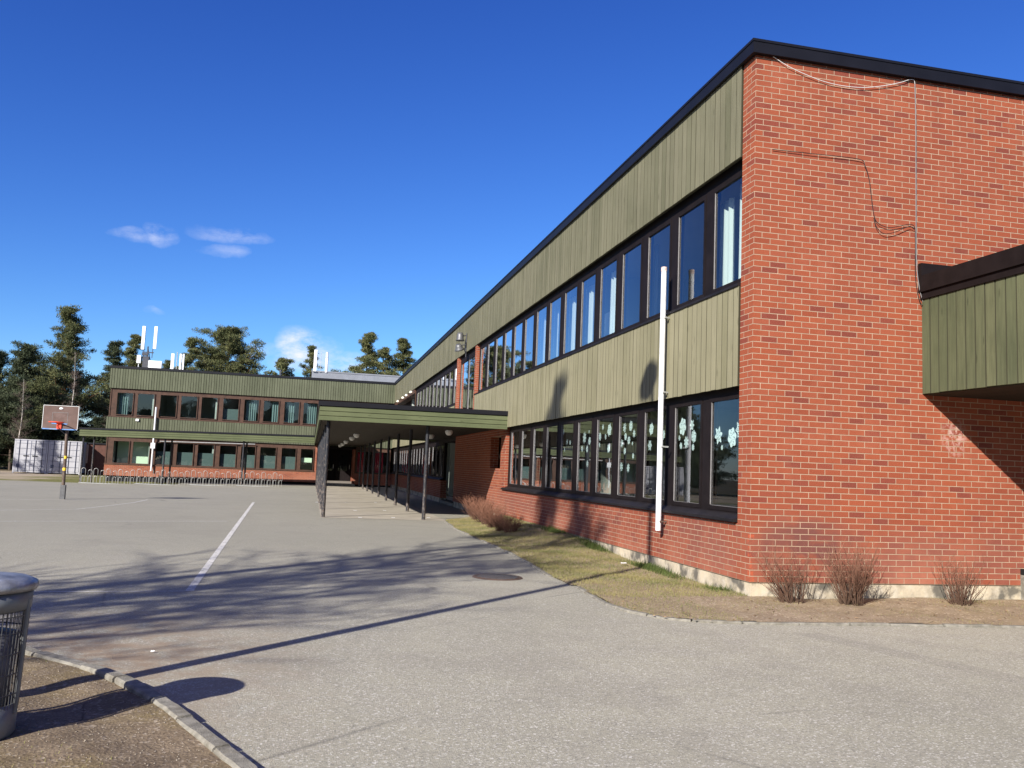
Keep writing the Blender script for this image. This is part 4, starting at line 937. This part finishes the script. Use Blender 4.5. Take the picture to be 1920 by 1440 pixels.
# ------------------------------------------------------------------ trees
def pine_meshes(seed, h, cb, rad, nb, shape='pine', dens=1.0, tsz=.15):
    """returns trunk MB and crown arrays; cb = crown base height fraction"""
    r = random.Random(seed); g = np.random.default_rng(seed); tr = MB()
    lx, ly = r.uniform(-.4,.4), r.uniform(-.3,.3)
    def axis(t): return Vector((lx*t*t+.12*math.sin(t*5+seed), ly*t*t, h*t))
    n = 14; tr.tube([axis(i/n) for i in range(n+1)], [max(.02, h*.0125*(1-i/n)**.8) for i in range(n+1)], 8)
    C = []; S = []
    for i in range(nb):
        t = cb+(1-cb)*((i+r.random())/nb)**.9; t = min(t, .985); u = (t-cb)/(1-cb)
        if shape == 'pine': L = rad*(.30+.70*math.sin(min(1,u*1.1+.25)*PI))*(1-.72*u)*r.uniform(.5,1.25)*1.25+.15
        elif shape == 'broad': L = rad*math.sqrt(max(.02,1-(u*1.0)**2.2))*r.uniform(.55,1.12)
        elif shape == 'spruce': L = rad*(1-u)**.8*r.uniform(.75,1.12)+.12
        a = r.uniform(0,2*PI) if i % 3 else i*2.399
        up = {'pine':r.uniform(-.05,.5),'broad':r.uniform(.0,.65),'spruce':r.uniform(-.35,.15)}[shape]
        p0 = axis(t); d = Vector((math.cos(a),math.sin(a),up)).normalized()
        pts = [p0+d*L*k/4+Vector((0,0,(.10*L*(k/4)**2) if shape != 'spruce' else .06*L*(k/4)**2)) for k in range(5)]
        tr.tube(pts, [h*.0032*(1-.75*k/4)*(1.2-u*.6) for k in range(5)], 4, cap=False)
        nc = max(4, int(L/.30*dens))
        for c in range(nc):
            f = r.uniform(.28,1.06); k = min(3, int(f*4)); q = pts[k].lerp(pts[k+1], f*4-k) if f < 1 else pts[4]+d*(f-1)*L
            sp = .30*L**.5*(1 if shape != 'spruce' else .6)
            q = q+Vector((r.gauss(0,sp*.8),r.gauss(0,sp*.8),r.gauss(.06,sp*.28)))
            C.append(q[:]); S.append(r.uniform(.24,.56)*(rad/2.4)**.35*(1.15-.35*u))
            if r.random() < .35: tr.tube([pts[max(0,k-1)+0], q], [.016,.006], 3, cap=False)
    C = np.array(C); S = np.array(S); per = 125
    k = len(C)*per; cen = np.repeat(C, per, 0); s = np.repeat(S, per)
    dv = g.normal(size=(k,3)); dv /= np.linalg.norm(dv,axis=1)[:,None]; rr = g.random(k)**.6*1.15
    pos = cen+dv*(rr*s)[:,None]*np.array([1,1,.48]); 
    ax = dv*.6+g.normal(size=(k,3))*.5+np.array([0,0,.35]); ax /= np.linalg.norm(ax,axis=1)[:,None]
    bx = np.cross(ax, g.normal(size=(k,3))); bx /= np.linalg.norm(bx,axis=1)[:,None]
    ln = g.uniform(.6,1.7,k)*tsz; wd = ln*g.uniform(.11,.24,k)
    P0 = pos-bx*wd[:,None]; P1 = pos+bx*wd[:,None]; P2 = pos+ax*ln[:,None]
    V = np.stack([P0,P1,P2],1).reshape(-1,3); F = np.arange(3*k).reshape(-1,3)
    return tr, V, F
def tree(name, seed, h, cb, rad, nb, shape, loc, label, cat='tree', leaf='needles', bark='bark', dens=1.0, group='evergreens behind the far wing', tsz=.15):
    T = empty(name, loc, label, cat, group); tr, V, F = pine_meshes(seed, h, cb, rad, nb, shape, dens, tsz)
    tr.build('trunk', M[bark], T); npmesh('crown', V, F, M[leaf], T); return T
def gl(x, y): return (x, y, float(gz(x, y))-.05)
T1 = tree('pine_tree', 21, 15.3, .14, 5.9, 100, 'pine', gl(-28.4,80), 'tallest pine at left, rising over the basketball backboard', dens=1.0)
T0 = tree('pine_tree', 22, 11.0, .05, 4.4, 90, 'pine', gl(-31.2,75), 'dark dense pine at the left edge of the photo', leaf='spruce', dens=1.3)
T2 = tree('pine_tree', 23, 13.7, .10, 3.5, 76, 'pine', gl(-27.0,90), 'dark narrow pine just left of the far wing roof corner', leaf='spruce')
T3 = tree('pine_tree', 24, 15.3, .3, 4.0, 66, 'spruce', gl(-25.6,95), 'pine behind the tall rooftop antennas', dens=1.1)
T5 = tree('pine_tree', 25, 15.5, .36, 4.7, 84, 'broad', gl(-14.6,88), 'broad spreading pine behind the middle of the far wing roof', dens=1.15)
T4 = tree('pine_tree', 26, 14.1, .3, 2.9, 52, 'spruce', gl(-18.2,85), 'slim pine touching the left side of the broad spreading pine')
copy_tree(T4, gl(-20.6,86), 'small pine tip between the two antenna groups', 1.2, .83)
T7 = tree('pine_tree', 27, 12.3, .5, 1.9, 34, 'broad', gl(-8.9,85), 'small round-headed pine showing alone over the far roof')
T8 = tree('pine_tree', 28, 15.2, .5, 2.2, 28, 'pine', gl(-5.9,95), 'sparse pine behind the white antenna columns', dens=.8)
T9 = tree('pine_tree', 29, 15.7, .42, 3.3, 60, 'pine', gl(-.2,85), 'tall ragged pine above the grey roof box')
copy_tree(T7, gl(2.2,90), 'lower bushy pine right of the tall ragged one above the roof box', 2.0, (1.0,1.0,1.2))
T11 = tree('spruce_tree', 31, 15.9, .35, 3.0, 76, 'spruce', gl(4.5,88), 'pointed spruce behind the roofline close to the long facade', leaf='needles')
# wood at the left
F = [(-36,82,1.0,'pine in the wood far left, behind the dark dense pine'),(-24.4,84,.80,'low pine beside the far wing end wall'),(-40,95,1.1,'pine at the outer edge of the wood, beyond the left frame'),(-27.5,104,.85,'farthest pine seen through the wood beside the wing')]
for i, (x, y, s, l) in enumerate(F): copy_tree((T0,T0,T0,T3)[i], gl(x,y), l, i*1.1+.5, s)
for i, (x, y, s, l) in enumerate([(-34.5,79,.55,'small young pine low in the wood left of the containers'),(-31.5,84,.5,'small young pine behind the left container'),(-27.3,76,.45,'small young pine behind the right container'),(-24.0,75,.45,'small young pine behind the brown shed'),(-29.6,78,.5,'small young pine between the two containers and the wood')]):
    copy_tree(T0, gl(x,y), l, i*.9, (s*1.5,s*1.5,s))
def bare_tree(name, seed, h, loc, label, cat='tree', group='bare birches in the wood', mat='birch', nb=34, rad=1.6, r0=.05):
    r = random.Random(seed); T = empty(name, loc, label, cat, group); tr = MB(); lx = r.uniform(-.5,.5)
    def ax(t): return Vector((lx*t*t+.1*math.sin(t*6+seed), .1*math.cos(t*5+seed), h*t))
    tr.tube([ax(i/12) for i in range(13)], [max(.01, r0*(1-i/12)**.7) for i in range(13)], 7); tr.build('trunk', M[mat], T)
    cr = MB()
    for i in range(nb):
        t = r.uniform(.3,.97); p = ax(t); a = r.uniform(0,6.28); L = rad*(1.15-t)*r.uniform(.7,1.3)
        d = Vector((math.cos(a),math.sin(a),r.uniform(.5,1.2))).normalized(); pts = [p+d*L*k/3+Vector((r.gauss(0,.05),r.gauss(0,.05),0)) for k in range(4)]
        cr.tube(pts, [r0*.35,r0*.25,r0*.16,r0*.06], 3, cap=False)
        for q in range(9):
            f = r.uniform(.2,1); k = min(2,int(f*3)); s = pts[k].lerp(pts[k+1], f*3-k); e = s+Vector((r.gauss(0,.3),r.gauss(0,.3),r.uniform(.0,.5)))*(L/1.3)
            cr.tube([s,(s+e)/2+Vector((0,0,.04)),e], [r0*.13,r0*.09,r0*.04], 3, cap=False)
            for _ in range(2):
                e2 = e+Vector((r.gauss(0,.2),r.gauss(0,.2),r.uniform(-.1,.25))); cr.tube([(s+e)/2,e2], [r0*.07,r0*.03], 3, cap=False)
    cr.build('crown', plain('bare_twigs', (.16,.12,.10), .9), T); return T
bt = bare_tree('birch_tree', 41, 10.5, gl(-25.9,72), 'thin white-stemmed birch in front of the tallest pine')
bt2 = bare_tree('birch_tree', 42, 7.8, gl(-29.6,71), 'thin pale birch stem in front of the dark left pine')
copy_tree(bt, gl(-22.6,74), 'bare birch beside the far wing end wall', 2.2, (.9,.9,.85))
copy_tree(bt2, gl(-21.2,70), 'bare birch right at the corner of the far wing', 1.1, (1.2,1.2,1.1))
# trees left of the frame: their shade crosses the yard
tree('pine_tree', 51, 17.4, .68, 1.6, 16, 'pine', (-17.4,-10.0,-.03), 'tall pine standing left of the yard, outside the photo', group='trees left of the yard', dens=.45)
bare_tree('bare_tree', 52, 13.2, (-15.4,-8.9,-.03), 'leafless tree left of the yard whose branches shade the asphalt', 'tree', 'trees left of the yard', 'bark', 70, 4.2, .13)
bare_tree('bare_tree', 53, 11.0, (-15.4,-10.6,-.03), 'smaller leafless tree left of the yard beside the tall pine', 'tree', 'trees left of the yard', 'bark', 60, 3.6, .10)
tree('pine_tree', 54, 11.5, .3, 2.6, 40, 'pine', (-33.0,9.5,-.03), 'pine left of the far yard, outside the photo', group='trees left of the yard')

for i, (x, y, s) in enumerate([(-48,-34,1.1),(-41,-38,1.2),(-35,-36,1.0),(-29,-42,1.2),(-23,-39,1.05),(-17,-43,1.2),(-11,-40,1.1),(-5,-43,1.15),(1,-40,1.05),(8,-42,1.2),(15,-39,1.1),(-54,-30,1.1),(-60,-22,1.1),(-62,-12,1.2),(-60,0,1.0),(-62,12,1.15),(-58,24,1.05),(-60,36,1.2),(-56,48,1.1),(-52,60,1.1),(-46,70,1.1)]):
    c = copy_tree(T0, (x, y, -.1), 'pine in the belt of trees outside the photo, number unseen', i*1.7, s*1.15); c['group'] = 'belt of pines around the yard'; c['label'] = 'dense pine in the belt of trees around the yard, outside the photo'
# ------------------------------------------------------------------ containers and shed
def container(x0, lab):
    Cn = empty('shipping_container', (x0+1.21,64.4,-.25), lab, 'container', 'white shipping containers by the wood')
    w2 = 1.19; MB().box((-w2+.02,.03,.15),(w2-.02,6,2.58)).build('body', M['container'], Cn)
    fr = MB().box((-w2-.01,0,0),(-w2+.09,.1,2.62)).box((w2-.09,0,0),(w2+.01,.1,2.62)).box((-w2+.09,0,2.52),(w2-.09,.1,2.62)).box((-w2+.09,0,.08),(w2-.09,.1,.2)); fr.build('end_frame', M['container'], Cn)
    for s in (-1, 1):
        d = MB().box((s*.01,-.02,.22),(s*1.08,.03,2.50)); dd = d.build('door', M['container'], Cn)
        rb = MB()
        for x in (.30,.82): rb.tube([(s*x,-.05,.12),(s*x,-.05,2.58)], .022, 6)
        for z in (.55,1.0,1.45,1.9,2.3): rb.box((s*.04,-.035,z),(s*1.04,-.02,z+.02))
        rb.build('lock_bar', M['contdark'], dd)
        MB().box((s*.12,-.08,1.32),(s*.50,-.05,1.38)).build('handle', M['black'], dd)
    MB().box((-.95,-.03,.45),(-.72,-.021,.72)).build('vent', M['contdark'], Cn)
    MB().box((-w2-.015,-.005,2.50),(w2+.015,.0,2.53)).box((-.02,-.03,.2),(.02,-.0,2.5)).build('seal_strip', M['contdark'], Cn)
copy_tree(T8, gl(-36.5,52.6), 'sparse pine left of the frame that shades the containers', 2.0, .78)['group'] = 'trees left of the yard'
container(-27.81, 'left one of two white shipping containers by the wood'); container(-25.37, 'right one of two white shipping containers, next to the brown shed')
Sd = empty('garden_shed', (-22.4,66,-.22), 'small dark brown board shed between the containers and the far wing', 'shed')
MB().box((-.85,0,0),(.85,3,2.45)).build('wall', M['brown'], Sd); MB().box((-.95,-.1,2.45),(.95,3.1,2.55)).build('roof', M['trim'], Sd)
MB().box((-.75,-.03,.9),(-.45,0,2.4)).build('notice', plain('pale_notice', (.42,.32,.28), .8), Sd)

# ------------------------------------------------------------------ light, sky, camera
SD = Vector((1, 1.07, -.79))
sun = bpy.data.lights.new('sun', 'SUN'); sun.energy = 4.9; sun.angle = math.radians(.53); sun.color = (1, .955, .87)
so = bpy.data.objects.new('sun', sun); col.objects.link(so); so.rotation_euler = SD.to_track_quat('-Z', 'Y').to_euler()
W = bpy.data.worlds.new('World'); sc.world = W; W.use_nodes = True; nt = W.node_tree; nt.nodes.clear()
class WT(NT):
    def __init__(s): s.t = nt; s.out = s.n('ShaderNodeOutputWorld')
t = WT()
sky = t.n('ShaderNodeTexSky', sky_type='NISHITA'); sky.sun_disc = False; sky.sun_elevation = math.radians(28.3)
sky.sun_rotation = math.atan2(-1, -1.07) % (2*PI); sky.air_density = 1.0; sky.dust_density = .15; sky.ozone_density = 3.0; sky.altitude = 200
sc3 = t.n('ShaderNodeSeparateColor'); t.l(sky.outputs[0], sc3.inputs[0]); cb3 = t.n('ShaderNodeCombineColor')
for i_, (k_, g_) in enumerate(((.70,1.62),(.78,1.46),(.90,1.07))):   # deeper, cleaner blue than the stock sky
    t.l(t.math('MULTIPLY', t.math('POWER', t.math('MULTIPLY', sc3.outputs[i_], .1), g_), 10*k_), cb3.inputs[i_])
gen = t.n('ShaderNodeTexCoord').outputs['Generated']; g3 = t.sep(gen)
dn = t.n('ShaderNodeTexNoise'); dn.inputs['Scale'].default_value = 17; dn.inputs['Detail'].default_value = 6; t.l(gen, dn.inputs['Vector'])
dv = t.n('ShaderNodeVectorMath', operation='SUBTRACT'); t.l(dn.outputs['Color'], dv.inputs[0]); dv.inputs[1].default_value = (.5,.5,.5)
da = t.n('ShaderNodeVectorMath', operation='MULTIPLY_ADD'); t.l(dv.outputs[0], da.inputs[0]); da.inputs[1].default_value = (.07,0,.030); t.l(gen, da.inputs[2]); g3 = t.sep(da.outputs[0])
nz = t.noise(t.vmul(gen, (1,1,2.2)), 21, 9, .68); mask = None
for cx_, cz_, a_, b_, k_ in [(-.165,.235,.026,.012,.62),(-.195,.228,.030,.008,.45),(-.095,.243,.042,.009,.45),(-.102,.227,.024,.008,.40),(-.022,.124,.038,.026,1.5),(.020,.114,.052,.015,1.1),(-.06,.120,.045,.010,.4),(-.174,.150,.014,.004,.3)]:
    dx = t.math('DIVIDE', t.math('SUBTRACT', g3[0], cx_), a_); dz = t.math('DIVIDE', t.math('SUBTRACT', g3[2], cz_), b_)
    e = t.math('MULTIPLY', t.math('SUBTRACT', 1.0, t.math('ADD', t.math('MULTIPLY', dx, dx), t.math('MULTIPLY', dz, dz)), clamp=True), k_)
    mask = e if mask is None else t.math('MAXIMUM', mask, e)
mask = t.math('MULTIPLY', t.math('MULTIPLY', mask, t.ramp(nz, [(.36, .0), (.72, 1.)])), t.math('GREATER_THAN', g3[1], 0.0))
cc = t.mix(t.math('MULTIPLY', mask, .95, clamp=True), cb3.outputs[0], (5.0,5.2,6.0))
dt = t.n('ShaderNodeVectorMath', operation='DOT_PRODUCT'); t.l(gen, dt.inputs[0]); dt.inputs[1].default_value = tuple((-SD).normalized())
gw = t.math('POWER', t.math('MAXIMUM', dt.outputs['Value'], 0.0), 1.6)      # warm glow added on the sun's side of the sky to fill the shadows
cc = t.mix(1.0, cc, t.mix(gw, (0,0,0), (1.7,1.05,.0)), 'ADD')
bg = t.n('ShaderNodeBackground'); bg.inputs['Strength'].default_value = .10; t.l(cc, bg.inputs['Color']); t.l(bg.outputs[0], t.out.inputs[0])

cam = bpy.data.cameras.new('camera'); co = bpy.data.objects.new('camera', cam); col.objects.link(co)
R = Matrix(((0.9735106, -0.0611573, -0.2203108), (-0.2251217, -0.0879587, -0.9703522), (0.0399659, 0.9942450, -0.0993966)))
co.matrix_world = Matrix.Translation((-5.3436, -9.9042, 1.45)) @ R.to_4x4()
cam.sensor_width = 36; cam.lens = 1625/1920*36; cam.clip_end = 3000; sc.camera = co
sc.render.resolution_x = 1024; sc.render.resolution_y = 768
vs = sc.view_settings; vs.view_transform = 'Standard'; vs.look = 'None'; vs.exposure = 0.9; vs.gamma = 1
sc.cycles.max_bounces = 8; sc.cycles.transparent_max_bounces = 24
